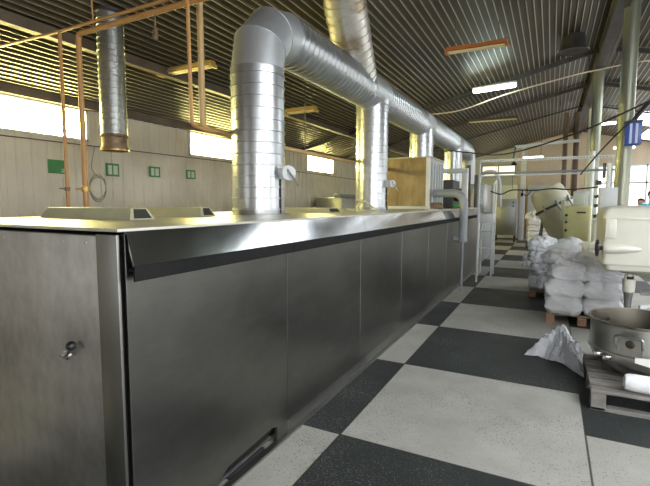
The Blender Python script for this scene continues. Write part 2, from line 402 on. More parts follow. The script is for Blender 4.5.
# near wall behind the viewer; its unseen windows are added as fill light
wn = MB(); wn.box((XL, YN-.15, 0), (XR, YN, 1.2)); wn.prism(gable(XL, XR, 2.6), 'y', YN-.15, YN); 
WN = [(-5.4, -3.2), (1.2, 3.4), (4.4, 6.8)]; prev = XL
for a, b in WN: wn.box((prev, YN-.15, 1.2), (a, YN, 2.6)); prev = b
wn.box((prev, YN-.15, 1.2), (XR, YN, 2.6)); struct('wall_near', wn, M['near_wall'])
for a, b in WN:
    k += 1; fr = MB(); t = .06
    fr.box((a, YN-.1, 1.2), (a+t, YN, 2.6)); fr.box((b-t, YN-.1, 1.2), (b, YN, 2.6)); fr.box((a, YN-.1, 1.2), (b, YN, 1.2+t)); fr.box((a, YN-.1, 2.6-t), (b, YN, 2.6))
    w = struct('window_%d' % k, fr, M['white_paint']); MB().box((a+.03, YN-.07, 1.23), (b-.03, YN-.05, 2.57)).build('pane', M['pane_near'] if a < 0 else M['pane_back'], w)
# rafters, purlins, ridge
tn = 1
def trim(mb, m): 
    global tn
    tn += 1; return struct('trim_%d' % tn, mb, m)
for y in (10.45, 13.3, 16.2):
    b = MB()
    for (x0, x1) in ((XL+.1, XRG), (XRG, XR-.02)):
        z0, z1 = ceil_z(x0), ceil_z(x1); h = .09 if y < 15 else .04
        b.prism([(x0, z0-.025), (x1, z1-.025), (x1, z1-h-.02), (x0, z0-h-.02)], 'y', y-.03, y+.03)
    trim(b, M['beam'])
for x in (-4.7,):
    trim(MB().box((x-.05, YN, ceil_z(x)-.12), (x+.05, YF, ceil_z(x)-.012)), M['purlin'])
trim(MB().box((XRG-.10, YN, ZR-.26), (XRG+.08, YF, ZR-.01)), M['beam'])
trim(MB().box((XRG+.12, YN, ZR-.16), (XRG+.18, YF, ZR-.06)), M['purlin'])

# ------------------------------------------------------------------ tunnel oven
OX, OB, OY0, OY1, OZ = -1.56, -3.35, 1.20, 11.35, 1.49
oven = empty('tunnel_oven', ((OX+OB)/2, OY0, 0), 'long stainless steel tunnel oven running down the left side of the floor', 'oven')
b = MB().box((OB+.02, OY0+.035, .10), (OX-.03, OY1-.02, OZ-.04)); b.box((OB+.05, OY0+.08, 0), (OX-.09, OY1-.05, .10)); b.build('body', M['void'], oven)
# front door plate with folded edge
b = MB().rbox((OB, OY0, .06), (OX-.135, OY0+.03, OZ-.028), .006)
b.build('front_panel', M['oven_front'], oven, True, 30)
fp = [o for o in oven.children if o.name.startswith('front_panel')][0]
for i in range(11): MB().lathe([(.0005, .006), (.004, .005), (.006, 0)], (OX-.20-i*.155, OY0+.001, OZ-.062), (0,-1,0), 10).build('rivet', M['oven_front'], fp, True)
b = MB().rbox((OX-.132, OY0-.004, .06), (OX-.002, OY0+.012, OZ-.022), .004); b.build('corner_post', M['oven_post'], oven, True, 30)
lv = MB(); hc = Vector((-1.925, OY0, .910))
lv.lathe([(.022, 0), (.022, .01), (.014, .014), (.013, .03), (.0005, .032)], hc, (0,-1,0), 18)
lv.tube([hc+Vector((0,-.02,0)), hc+Vector((.045,-.028,.025)), hc+Vector((.072,-.033,.052))], [.011, .009, .007], 10)
lever = lv.build('lever', M['chrome'], oven, True)
MB().ball(hc+Vector((.082,-.034,.064)), .022, 10).build('knob', M['black'], lever, True)
seams = [OY0+.030, 2.49, 3.78, 5.06, 6.33, 7.60, 8.87, 10.12, OY1]
for i in range(len(seams)-1):
    a, c = seams[i]+.003, seams[i+1]-.003
    b = MB()
    if i == 0:   # near bottom corner of the first panel is cut away
        b.prism([(a, .16), (1.60, .16), (1.60, .05), (1.72, .05), (1.90, .14), (2.28, .16), (2.36, .13), (2.37, .055), (c, .055), (c, OZ-.02), (a, OZ-.02)], 'x', OX-.025, OX)
        b2 = MB(); b2.v = []; 
        b = MB().prism([(a, .02), (1.70, .02), (1.86, .115), (2.30, .135), (2.36, .11), (2.36, .02), (c, .02), (c, OZ-.02), (a, OZ-.02)], 'x', OX-.025, OX)
    else:
        b.prism([(a, .10), (c, .10), (c, OZ-.02), (a, OZ-.02)], 'x', OX-.025, OX)
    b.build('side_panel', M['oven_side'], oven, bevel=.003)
    if i > 0:
        b = MB().prism([(a, .012), (c, .012), (c, .098), (a, .098)], 'x', OX-.02, OX-.006); b.build('skirt', M['oven_post'], oven)
    va = a
    sec = [(OX+.004, OZ-.012), (OX+.012, OZ-.012), (OX+.052, OZ-.158), (OX+.052, OZ-.165), (OX+.044, OZ-.165)]
    b = MB().prism([(OX+.003, OZ-.012), (OX+.012, OZ-.010), (OX+.054, OZ-.150), (OX+.046, OZ-.154)], 'y', va, c+.002)
    vis = b.build('visor', M['visor'], oven)
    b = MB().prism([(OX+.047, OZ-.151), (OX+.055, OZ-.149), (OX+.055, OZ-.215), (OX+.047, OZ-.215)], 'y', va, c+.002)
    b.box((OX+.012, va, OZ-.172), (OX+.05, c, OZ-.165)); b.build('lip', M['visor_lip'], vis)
    MB().prism([(c-.002, OZ-.015), (c+.006, OZ-.015), (c+.006, OZ-.148), (c-.002, OZ-.148)], 'x', OX+.012, OX+.016).xf(Matrix.Identity(4)).build('seam_strip', M['visor_lip'], vis) if False else None
MB().prism([(OX-.012, 0), (OX+.026, 0), (OX+.024, .014), (OX-.012, .020)], 'y', OY0+.03, OY1).build('base_rail', M['oven_post'], oven)
# junk in the cut away recess
b = MB().tube([(OX-.04, 1.70, .03), (OX-.03, 2.0, .05), (OX-.05, 2.34, .04)], .012, 8); b.box((OX-.06, 1.9, 0), (OX-.03, 2.25, .02)); b.build('recess_pipe', M['dark_machine'], oven, True)
# top sheets
tops = [OY0-.012, 2.30, 4.85, 7.50, OY1+.01]
for a, c in zip(tops[:-1], tops[1:]):
    MB().box((OB-.02, a+.003, OZ-.010), (OX+.014, c-.003, OZ+.004)).build('top_sheet', M['oven_top'], oven, bevel=.002)
def hatch(x0, x1, y0, y1, h=.072):
    t = .035; z = OZ+.004; b = MB()
    o = [(x0, y0), (x1, y0), (x1, y1), (x0, y1)]; i_ = [(x0+t, y0+t), (x1-t, y0+t), (x1-t, y1-t), (x0+t, y1-t)]
    b.add([(p[0], p[1], z) for p in o]+[(p[0], p[1], z+h) for p in i_], [(0,1,5,4), (1,2,6,5), (2,3,7,6), (3,0,4,7), (4,5,6,7)])
    hc_ = b.build('hatch_cover', M['hatch'], oven, bevel=.003)
    MB().add([(x1+.001-.004, y0+.03, z+.008), (x1+.001-.004, y1-.03, z+.008), (x1-t+.004, y1-.05, z+h-.008), (x1-t+.004, y0+.05, z+h-.008)], [(0,1,2,3)]).xf(Matrix.Translation((.003, 0, .002))).build('end_slot', M['void'], hc_)  # flat dark sheet painting the shade inside the hollow end
hatch(-3.12, -2.22, 1.80, 1.99); hatch(-3.24, -2.36, 2.55, 2.72, .07)
hatch(-3.1, -2.1, 4.2, 4.5, .05)

# ------------------------------------------------------------------ spiral exhaust ducting
DX, DR = -2.40, .2375
ducts = empty('exhaust_duct', (DX, 3.35, OZ+.004), 'galvanised spiral exhaust duct with four risers on the oven top', 'duct')
def spiral_prof(r, L, pitch=.098, ridge=.009):
    p = [(r, 0)]; z = pitch*.5
    while z < L-.02:
        p += [(r, z-.008), (r+ridge, z-.005), (r+ridge, z+.005), (r, z+.008)]; z += pitch
    p.append((r, L)); return p
HZ = 3.19
RY = [3.35, 6.20, 8.97, 12.20]
r = MB().lathe(spiral_prof(DR, 2.78-OZ), (DX, RY[0], OZ+.004), (0,0,1), 48, sx=1); ris = r.build('riser', M['galv'], ducts, True, 25)
f = MB().lathe([(DR+.05, 0), (DR+.05, .006), (DR+.006, .012), (DR+.004, .05)], (DX, RY[0], OZ+.004), (0,0,1), 48).build('base_flange', M['galv_dull'], ris, True)
for y in RY[1:3]:
    r = MB().lathe(spiral_prof(DR*.985, HZ-OZ-.10), (DX, y, OZ+.004), (0,0,1), 40); ris2 = r.build('riser', M['galv'], ducts, True, 25)
    MB().lathe([(DR+.05, 0), (DR+.05, .006), (DR+.006, .012), (DR+.004, .05)], (DX, y, OZ+.004), (0,0,1), 40).build('base_flange', M['galv_dull'], ris2, True)
r = MB().lathe(spiral_prof(DR*.985, HZ-1.304-.1), (DX, RY[3], 1.304), (0,0,1), 40); r.build('riser', M['galv'], ducts, True, 25)
# lobster-back elbow at the near end
def elbow(cy, z_low, y_end, zc, r, segs=3, rev=False):
    b = MB(); R = y_end-cy; n = 40; rings = []
    c = Vector((DX, cy+R, zc-R))
    for i in range(segs+1):
        a = (PI/2)*i/segs
        # mitre planes at i, centre of ring on arc
        d = Vector((0, -math.cos(a), math.sin(a)))
        am = a
        ring = []
        for j in range(n):
            t = 2*PI*j/n
            ring.append(c+d*(R/ (math.cos(PI/4/segs) if 0 < i < segs else 1)+math.cos(t)*r)+Vector((math.sin(t)*r, 0, 0)))
        rings.append(ring)
    vs = [v for rg in rings for v in rg]; fs = []
    for i in range(segs):
        for j in range(n): fs.append((i*n+j, i*n+(j+1) % n, (i+1)*n+(j+1) % n, (i+1)*n+j))
    b.add(vs, fs)
    for i in range(segs+1):
        a = (PI/2)*i/segs; d = Vector((0, -math.cos(a), math.sin(a)))
        rr = R/(math.cos(PI/4/segs) if 0 < i < segs else 1)
        ring = [c+d*(rr+math.cos(2*PI*j/n)*(r+.003))+Vector((math.sin(2*PI*j/n)*(r+.003), 0, 0)) for j in range(n+1)]
        b.tube(ring, .004, 6, False)
    return b
elbow(RY[0], 2.78, RY[0]+.41, HZ, DR).build('elbow', M['galv_top'], ducts, True, 12)
h = MB().lathe(spiral_prof(DR, 14.05-(RY[0]+.41), .098), (DX, RY[0]+.41, HZ), (0,1,0), 48); hd = h.build('header', M['galv'], ducts, True, 25)
for y, L in ((RY[1]-.40, .62), (RY[2]-.35, .6), (RY[3]-.35, .6)):
    MB().lathe([(DR+.001, 0), (DR+.009, .003), (DR+.009, L-.003), (DR+.001, L)], (DX, y, HZ), (0,1,0), 48).build('saddle_tee', M['galv_top'], hd, True)
# far elbow turning down into the last riser
b = MB(); n = 36; pts = bend([(DX, 13.95, HZ), (DX, 14.45, HZ), (DX, 14.45, 2.16)], .45, 4); b.tube(pts, DR+.004, 36); b.build('elbow', M['galv_top'], ducts, True, 30)
# stack leaning to the roof
p0 = Vector((DX, 5.66, HZ+.08)); p1 = Vector((-2.28, 4.93, 3.98)); d = (p1-p0)*1.35
MB().lathe(spiral_prof(.252, d.length*1.0), p0, d, 40).build('roof_stack', M['stack'], ducts, True, 25)
# damper plates with levers
def damper(y, z, s=1.0):
    q = Vector((DX+DR+.055, y+.02, z)); ax = Vector((.80, -.60, .05))
    b = MB().lathe([(.0005, .032), (.060*s, .032), (.068*s, .027), (.068*s, .018), (.0005, .014)], q+ax*.02, ax, 28)
    b.lathe([(.014, .03), (.014, .05), (.0005, .052)], q+ax*.02, ax, 12)
    b.box(q+Vector((-.075, -.05, -.05)), q+Vector((.01, .03, .05)))
    dm = b.build('damper', M['lightgrey_paint'], ducts, True, 30)
    h0 = q+ax*.065
    MB().tube([h0+Vector((-.02, 0, .03)), h0, h0+Vector((.03, .01, -.045)), h0+Vector((.075, .02, -.115))], [.008, .010, .009, .008], 8).build('handle', M['galv_dull'], dm, True)
    MB().tube([(q.x-.05, q.y-.03, z-.05), (q.x-.05, q.y-.03, OZ+.01)], .010, 6).build('damper_cable', M['black_cable'], dm, True)
damper(RY[0], 1.86); damper(RY[1], 1.88, .8)

# ------------------------------------------------------------------ hanging duct on the left
hx, hy = -4.10, 3.17
hd2 = empty('hanging_duct', (hx, hy, 2.14), 'short galvanised spiral duct hanging open-ended from the roof on the left', 'duct')
zt = ceil_z(hx)-.01
MB().lathe(spiral_prof(.128, zt-2.30, .062, .003), (hx, hy, 2.30), (0,0,1), 36).build('pipe', M['galv_dull'], hd2, True, 25)
MB().lathe([(.120, 0), (.135, .005), (.137, .02), (.126, .05), (.124, .08), (.126, .13), (.137, .14), (.137, .16), (.128, .165)], (hx, hy, 2.14), (0,0,1), 36).build('collar', M['rust'], hd2, True, 30)
MB().lathe([(.118, 0), (.140, 0), (.140, .012), (.118, .012), (.118, 0)], (hx, hy, 2.135), (0,0,1), 36).build('rim', M['brass'], hd2, True, 30)
MB().lathe([(.128, 0), (.16, 0), (.16, .03), (.128, .03)], (hx, hy, zt-.04), (0,0,1), 36).build('roof_collar', M['beam'], hd2, True, 30)

# ------------------------------------------------------------------ gas pipes
gp = empty('gas_pipe', (-4.02, 2.75, .0), 'thick ochre gas pipe that turns down beside the hanging duct', 'pipe')
MB().tube(bend([(-4.0, 2.75, .0), (-4.0, 2.75, 3.165), (-1.9, 2.75, 3.185)], .05), .024, 12).build('run', M['orange_pipe'], gp, True)
MB().lathe([(.027, 0), (.036, .003), (.036, .05), (.027, .053)], (-4.0, 2.75, 1.70), (0,0,1), 14).build('valve', M['brass'], gp, True)
MB().box((-4.08, 2.70, 1.72), (-3.96, 2.73, 1.735)).build('valve_lever', M['yellow_pipe'], gp)
tp = empty('gas_pipe', (-4.24, 2.72, .0), 'thin ochre gas pipe dropping behind the oven left of the thick one', 'pipe')
MB().tube([(-4.20, 2.70, 0), (-4.20, 2.70, 3.19)], .017, 10).build('drop', M['orange_pipe'], tp, True)
MB().tube([(-5.3, 2.70, 3.225), (-4.20, 2.70, 3.205), (-2.60, 2.70, 3.215)], .014, 10).build('run', M['orange_pipe'], tp, True)
MB().tube(bend([(-2.66, 2.70, 3.215), (-2.59, 2.70, 3.213), (-2.575, 2.70, 2.22), (-2.60, 2.9, 2.20)], .03), .015, 10).build('drop', M['orange_pipe'], tp, True)
MB().lathe([(.018, 0), (.024, .003), (.024, .035), (.018, .038)], (-4.20, 2.70, 1.71), (0,0,1), 12).tube([(-4.20, 2.68, 1.73), (-4.26, 2.66, 1.735)], .007, 8).build('tap', M['rust'], tp, True)
rp = empty('gas_pipe', (-2.85, 3.0, 2.28), 'thick ochre pipe dropping from the roof just left of the first riser', 'pipe')
MB().tube(bend([(-2.745, 3.0, ceil_z(-2.745)-.02), (-2.735, 3.0, 2.25), (-2.76, 3.2, 2.25), (-2.87, 3.7, 2.25), (-2.87, 11.0, 2.25)], .08), .028, 12).build('run', M['cream_pipe'], rp, True)
for y in (5.0, 7.6): MB().tube([(-2.85, y, 2.28), (-2.85, y, ceil_z(-2.85)-.03)], .006, 6).build('hanger', M['purlin'], rp)
for x in (-3.72, -3.64): pass
tag(MB().tube([(-3.78, 2.75, 3.18), (-3.80, 2.75, ceil_z(-3.8)-.03)], .007, 6).build('pipe_hanger', M['orange_pipe']), 'thin rod hanging the gas pipe from the roof', 'rod')
# small lamp stub under the pipe
tag(MB().lathe([(.006, .0), (.006, .12), (.022, .121), (.022, .19), (.015, .2)], (-3.0, 2.75, 3.15), (0,0,-1), 14).build('hook_weight', M['rust']), 'small rusty cylinder hanging under the ochre pipes', 'weight')

# ------------------------------------------------------------------ wall things on the left
def sign(y0, y1, z0, z1, solid, label):
    x = XL+.022
    t = empty('wall_sign', (x, (y0+y1)/2, z0), label, 'sign', 'green signs on the left wall')
    MB().box((x, y0, z0), (x+.012, y1, z1)).build('board', M['sign_green'], t)
    b = MB(); w = (y1-y0); h_ = z1-z0
    if solid:
        b.box((x+.012, y0+w*.72, z0+h_*.12), (x+.016, y0+w*.94, z0+h_*.2)); b.box((x+.012, y0+w*.74, z0+h_*.3), (x+.016, y0+w*.92, z0+h_*.36))
    else:
        b.box((x+.012, y0+w*.14, z0+h_*.14), (x+.016, y0+w*.42, z0+h_*.84)); b.box((x+.012, y0+w*.54, z0+h_*.14), (x+.016, y0+w*.86, z0+h_*.84))
    b.build('pictogram', M['sign_white'], t)
sign(3.71, 3.96, 2.0, 2.19, True, 'solid green sign on the wall, leftmost and largest')
sign(4.60, 4.83, 2.01, 2.21, False, 'green framed sign on the wall behind the gas pipes, second from left')
sign(5.43, 5.66, 2.04, 2.22, False, 'green framed sign on the wall between the hanging duct and right pipe')
s_ = sign(6.29, 6.53, 2.05, 2.22, False, 'green framed sign on the wall just under the second window')
tag(MB().tube([(XL+.03, YN+.1, 2.43), (XL+.03, 3.15, 2.435), (XL+.03, 7.3, 2.46), (XL+.03, 14.0, 2.42), (XL+.03, 21.5, 2.42)], .008, 8).build('wall_cable', M['purlin']), 'thin dark cable running along the left wall below the windows', 'cable')
lp = [(XL+.027, 4.45+.14*math.cos(a*.5), 1.78+.19*math.sin(a*.5)+a*.002) for a in range(0, 40)]
tag(MB().tube(smooth_path([(XL+.027, 4.42, 2.43), (XL+.027, 4.36, 2.1), (XL+.027, 4.50, 1.97)], 4)+lp[3:], .005, 6).build('cable_loop', M['wall_dim']), 'loop of loose cable hanging on the left wall behind the pipes', 'cable')
# grey crate-like machine against the left wall far behind
fm = empty('wall_machine', (-5.7, 12.0, 0), 'low grey machine by the left wall seen between two risers', 'machine')
MB().rbox((-6.05, 11.2, 0), (-5.2, 13.6, 1.75), .03).build('body', M['galv_dull'], fm, True, 30)
MB().rbox((-5.5, 11.3, 1.752), (-5.3, 12.4, 1.85), .01).build('rail', M['grey_paint'], fm, True, 30)
tag(MB().tube(smooth_path([(-2.2, 5.2, 1.495), (-2.22, 5.25, 1.58), (-2.16, 5.35, 1.62), (-2.1, 5.42, 1.56), (-2.05, 5.5, 1.51), (-2.15, 5.55, 1.50), (-2.3, 5.4, 1.51), (-2.35, 5.2, 1.52)], 6), .012, 8).build('hose', M['green_cream'], None, True), 'coiled pale yellow hose lying on the oven top before the second riser', 'hose')

# ------------------------------------------------------------------ fluorescent fixtures
def batten(c, L, label, lit, body, tilt=0., group='roof battens', rod=True):
    c = Vector(c); t = empty('fluorescent_lamp', c, label, 'lamp')
    w = .06; mt = Matrix.Translation(c) @ Matrix.Rotation(tilt, 4, 'Y')
    if lit is not None and lit is not M['tube_off']:
        MB().rbox((-L/2, -.055, 0), (L/2, .055, .05), .02).xf(mt).build('housing', M['white_paint'], t, True, 30)
        MB().rbox((-L/2+.01, -.065, -.06), (L/2-.01, .065, -.001), .028, 3).xf(mt).build('diffuser', lit, t, True, 50)
    else:
        MB().prism([(-.065, 0), (.065, 0), (.04, .055), (-.04, .055)], 'x', -L/2, L/2).xf(mt).build('housing', body, t)
        for s in (-1, 1):
            MB().tube([(-L/2+.03, s*.03, -.018), (L/2-.03, s*.03, -.018)], .013, 8).xf(mt).build('tube', M['tube_off'], t, True)
        for s in (-1, 1): MB().box((s*L/2-.02, -.06, -.035), (s*L/2+.02, .06, 0)).xf(mt).build('end_cap', body, t)
    for s in (-1, 1):
        q = mt @ Vector((s*L*.36, 0, .05)); MB().tube([q, (q.x, q.y, ceil_z(q.x)-.02)], .006, 6).build('hanger', M['purlin'], t)
batten((-1.13, 9.65, 3.93), .83, 'lit fluorescent lamp glowing white below the roof', M['tube_on'], None, -.05)
batten((-1.02, 6.55, 3.735), .80, 'unlit orange-brown fluorescent lamp hanging nearest below the roof ridge', M['tube_off'], M['orange_fix'])
batten((-4.37, 4.5, 3.345), .92, 'unlit ochre fluorescent lamp hanging behind the right gas pipes', M['tube_off'], M['yellow_fix'])
batten((-3.72, 6.4, 3.10), .56, 'unlit ochre fluorescent lamp seen right of the first riser', M['tube_off'], M['yellow_fix'])
batten((-1.45, 12.3, 3.74), 1.2, 'dim unlit lamp hanging behind the lit lamp', M['tube_off'], M['purlin'])
batten((-.58, 15.5, 3.06), .6, 'lit lamp far down the hall in front of the beige wall', M['tube_far'], None)
batten((1.55, 17.6, 4.28), .5, 'small lit lamp between the two round pillars, upper', M['tube_far'], None)
batten((2.0, 17.2, 3.42), .6, 'lit lamp between the two round pillars, lower', M['tube_far'], None)
batten((4.2, 9.0, 3.5), 1.2, 'lit lamp over the right aisle outside the picture', M['tube_on'], None)  # out of view, added for its light on the right aisle
batten((3.6, 3.0, 3.6), 1.2, 'lit lamp over the right aisle near the viewer', M['tube_on'], None)  # also out of view, added to brighten the right aisle
# dark round roof vent
rv = empty('roof_vent', (.22, 9.2, 4.36), 'dark round vent hood under the roof beside the ridge beam', 'vent')
MB().lathe([(.0005, -.03), (.10, -.03), (.23, -.07), (.255, -.065), (.25, -.05), (.2, .0), (.18, .20)], (.22, 9.15, 4.34), (0,0,1), 32).build('hood', M['beam'], rv, True)
MB().lathe([(.25, 0), (.26, .012), (.25, .02)], (.22, 9.15, 4.265), (0,0,1), 32).build('lip', M['black'], rv, True)

# ------------------------------------------------------------------ pillars and what is fixed to them
def pillar(x, y, w, label, m1, m2, z1=None):
    z1 = z1 or ceil_z(x)-.03
    t = empty('pillar', (x, y, 0), label, 'pillar')
    MB().lathe([(w/2, 0), (w/2, z1)], (x, y, 0), (0,0,1), 32, True).build('shaft', m1, t, True, 30)
    MB().box((x-w*.72, y-w*.72, 0), (x+w*.72, y+w*.72, .02)).build('base_plate', M['beam'], t)
    return t
pA = pillar(.93, 8.0, .205, 'round grey-green pillar carrying the blue box, behind the cream mixer', M['pillar'], M['pillar_grey'])
pB = pillar(.79, 11.4, .20, 'round grey-green pillar with a white conduit, left of the blue-box pillar', M['pillar'], M['pillar_grey'])
pC = pillar(.60, 15.9, .16, 'dark brown steel post far down the hall, right of its pair', M['brown'], M['brown'], 4.4)
pD = pillar(.30, 15.9, .14, 'dark brown steel post far down the hall, left of its pair', M['brown'], M['brown'], 4.4)
pE = pillar(.95, 15.5, .16, 'pale grey post far down the hall beside the brown pair', M['lightgrey_paint'], M['brown'], 4.4)
cd = MB().tube([(.74, 11.22, 0), (.74, 11.22, 2.72)], .055, 14); cd.build('conduit', M['white_paint'], pB, True)
MB().box((.86, 11.26, 2.0), (.94, 11.34, 2.1)).build('switch', M['dark_machine'], pB)
bx = empty('blue_starter_box', (.92, 7.85, 2.40), 'blue ribbed starter box on the nearest round pillar', 'box')
MB().rbox((.90, 7.72, 2.44), (1.10, 7.89, 2.76), .012).build('case', M['blue'], bx, True, 30)
for q in (.95, 1.02): MB().box((q, 7.712, 2.46), (q+.03, 7.72, 2.74)).build('stripe', M['blue_white'], bx)
MB().box((.895, 7.715, 2.762), (1.105, 7.895, 2.785)).build('lid', M['dark_machine'], bx)
pb = empty('panel_box', (.76, 7.8, 1.5), 'light grey electrical panel box just above the mixer head', 'box')
MB().rbox((.625, 7.70, 1.45), (.855, 7.89, 1.84), .008).build('case', M['lightgrey_paint'], pb, True, 30)
MB().rbox((.637, 7.692, 1.46), (.843, 7.702, 1.83), .004).build('door', M['lightgrey_paint'], pb, True, 30)
MB().tube([(.735, 7.79, 1.84), (.735, 7.79, 2.20)], .03, 12).build('conduit', M['white_paint'], pb, True)
MB().box((.66, 7.80, 1.98), (.70, 7.86, 2.20)).build('bracket', M['dark_machine'], pb)
# ------------------------------------------------------------------ rails and cables across the hall
def rail(name, p, q, r, m, label, cat, square=False):
    p, q = Vector(p), Vector(q)
    if square: b = MB().box((p.x, p.y-r*.6, p.z-r), (q.x, p.y+r*.6, p.z+r))
    else: b = MB().tube([p, q], r, 10)
    return tag(b.build(name, m, None, not square), label, cat)
tr = empty('cable_tray', (-1.3, 9.3, 2.44), 'white perforated cable tray crossing the hall above the pallets', 'tray')
b = MB(); xs = [-1.3]
for i in range(44): xs += [-1.28+i*.05, -1.255+i*.05]
xs.append(.95); n_ = len(xs)
for i in range(n_-1):   # front flange with a row of punched slots
    b.cur = 1 if i % 2 else 0
    b.add([(xs[i], 9.27, 2.418), (xs[i+1], 9.27, 2.418), (xs[i+1], 9.27, 2.434), (xs[i], 9.27, 2.434)], [(0,1,2,3)]); b.cur = 0
    b.add([(xs[i], 9.27, 2.405), (xs[i+1], 9.27, 2.405), (xs[i+1], 9.27, 2.418), (xs[i], 9.27, 2.418)], [(0,1,2,3)])
    b.add([(xs[i], 9.27, 2.434), (xs[i+1], 9.27, 2.434), (xs[i+1], 9.27, 2.455), (xs[i], 9.27, 2.455)], [(0,1,2,3)])
    b.add([(xs[i], 9.27, 2.405), (xs[i+1], 9.27, 2.405), (xs[i+1], 9.33, 2.405), (xs[i], 9.33, 2.405)], [(0,1,2,3)])
    b.add([(xs[i], 9.33, 2.455), (xs[i+1], 9.33, 2.455), (xs[i+1], 9.33, 2.405), (xs[i], 9.33, 2.405)], [(0,1,2,3)])
b.build('channel', [M['white_paint'], M['grey_paint']], tr)
wp = empty('water_pipe', (0, 9.36, 2.19), 'grey pipe crossing the hall under the perforated tray', 'pipe')
MB().tube([(-1.32, 9.36, 2.19), (1.0, 9.36, 2.20)], .022, 10).build('run', M['grey_paint'], wp, True)
for x in (-1.0, .3): MB().tube([(x, 9.345, 2.19), (x, 9.335, 2.455)], .006, 6).build('hanger', M['grey_paint'], wp)
wp = empty('steam_pipe', (0, 9.40, 2.14), 'thin white pipe just under the grey pipe across the hall', 'pipe')
MB().tube([(-1.3, 9.40, 2.14), (.6, 9.40, 2.155)], .014, 10).build('run', M['white_paint'], wp, True)
for x in (-.9, .4): MB().tube([(x, 9.40, 2.14), (x, 9.39, 2.21)], .005, 6).build('hanger', M['white_paint'], wp)
tag(MB().tube([(.93, 9.36, 0), (.93, 9.36, 2.455)], .018, 8).build('tray_post', M['lightgrey_paint'], None, True), 'thin upright post carrying the right end of the tray behind the mixer', 'post')
rail('cross_bar', (-.68, 9.5, 2.70), (.42, 9.5, 2.76), .028, M['lightgrey_paint'], 'short grey bar high across the hall above the tray', 'bar')
cb = empty('cable_bundle', (0, 9.44, 1.85), 'dark sagging cable bundle below the pipes crossing the hall', 'cable')
MB().tube(smooth_path([(-1.1, 9.44, 1.84), (-.9, 9.44, 1.78), (-.7, 9.44, 1.86), (-.3, 9.44, 1.85), (0, 9.44, 1.88), (.3, 9.44, 1.86), (.75, 9.44, 1.90)], 5), .013, 8).build('run', M['black_cable'], cb, True)
MB().tube(smooth_path([(-.52, 9.44, 1.86), (-.50, 9.43, 1.78), (-.42, 9.43, 1.76), (-.36, 9.44, 1.86)], 5), .009, 6).build('loose_loop', M['black_cable'], cb, True)
for x in (-.7, .3): MB().tube([(x, 9.44, 1.86), (x, 9.41, 2.15)], .004, 6).build('tie', M['black_cable'], cb)
tag(MB().tube(bend([(-1.3, 9.3, 2.40), (-1.3, 9.3, 0)], .01), .02, 8).build('tray_post', M['lightgrey_paint'], None, True), 'thin upright post carrying the left end of the tray', 'post')
tag(MB().tube([(-.70, 9.33, 2.40), (-.66, 9.33, 2.68)], .018, 8).lathe([(.06, 0), (.02, .06)], (-.68, 9.33, 2.34), (0,0,1), 12).build('tray_bracket', M['black'], None, True), 'black bracket fixing the perforated tray to the bar above', 'bracket')
BPQ = (yaw, pit, rol)
def atd(px, py, dist):   # a point of the hall at a given depth in front of the viewing place
    d = fw+r2*(px-325)/440.6-u2*(py-243)/440.6
    return Vector((0, 0, 1.6))+d*dist
tag(MB().tube(smooth_path([(1.95, 7.4, 3.25), (1.25, 7.4, 3.03), (.3, 7.9, 2.68), (-.8, 8.8, 2.50), (-1.6, 9.6, 2.65), (-2.0, 9.8, 2.72), (-2.75, 10.0, 2.78)], 10), .013, 8).build('power_cable', M['black_cable'], None, True), 'black power cable sagging across the hall from the upper right', 'cable')
tag(MB().tube(smooth_path([(1.0, 7.70, 2.80), (.85, 7.72, 2.66), (.68, 8.2, 2.46), (.55, 8.8, 2.28), (.44, 9.22, 2.12)], 10), .012, 8).build('power_cable', M['black_cable'], None, True), 'black cable dropping left from the blue box', 'cable')
tag(MB().tube(smooth_path([(1.0, 7.80, 2.785), (1.06, 7.80, 2.88), (1.20, 7.80, 3.05), (1.55, 7.80, 3.25)], 8), .03, 8).build('cable_bundle', M['black_cable'], None, True), 'thick dark cable bundle rising right from the blue box', 'cable')
tag(MB().tube(smooth_path([(-2.6, 9.9, 3.55), (-1.8, 9.8, 3.56), (-.9, 9.9, 3.82), (.2, 10.1, 4.08), (.75, 10.3, 4.2), (1.5, 10.4, 4.28), (2.6, 10.6, 4.22)], 8), .014, 8).build('roof_cable', M['plaster'], None, True), 'pale cable slung under the roof to the ridge', 'cable')

# ------------------------------------------------------------------ housing round the third riser, burner group, end of the oven
bh = empty('duct_housing', (-2.45, 8.65, OZ+.004), 'tan sheet metal box on the oven top around the third riser', 'housing')
z0, z1 = OZ+.004, 2.47
hx0, hx1, hy0, hy1 = -2.92, -2.0, 8.1, 9.25
b = MB().box((hx0, hy0, z0+.02), (hx1-.07, hy0+.02, z1-.04)); b.build('front_sheet', M['tan'], bh)
b = MB()
for q in ((hx1-.07, hx1),): b.box((q[0], hy0-.006, z0), (q[1], hy0+.03, z1-.03))
b.build('corner_strip', M['white_paint'], bh)
b = MB().box((hx1-.02, hy0+.03, z0+.02), (hx1, hy1, z1-.04)); side = b.build('side_sheet', M['galv_dull'], bh)
b = MB()
for i in range(5): yy = hy0+.16+i*.21; b.box((hx1, yy, z0+.08), (hx1+.02, yy+.05, z1-.12))
b.build('ribs', M['lightgrey_paint'], side)
MB().box((hx0, hy0-.02, z1-.04), (hx1+.02, hy1, z1-.02)).build('top_sheet', M['cream2'], bh)
MB().box((hx0, hy1-.02, z0), (hx1-.02, hy1, z1-.04)).box((hx0, hy0+.02, z0), (hx0+.02, hy1-.02, z1-.04)).build('back_sheet', M['galv_dull'], bh)
MB().box((hx0-.02, hy0-.03, z0), (hx1+.02, hy0-.007, z0+.05)).build('bottom_rail', M['lightgrey_paint'], bh)
gpz = empty('elbow_pipe', (-1.40, 8.2, 0), 'grey bent pipe coming out of the tan box and dropping beside the oven', 'pipe')
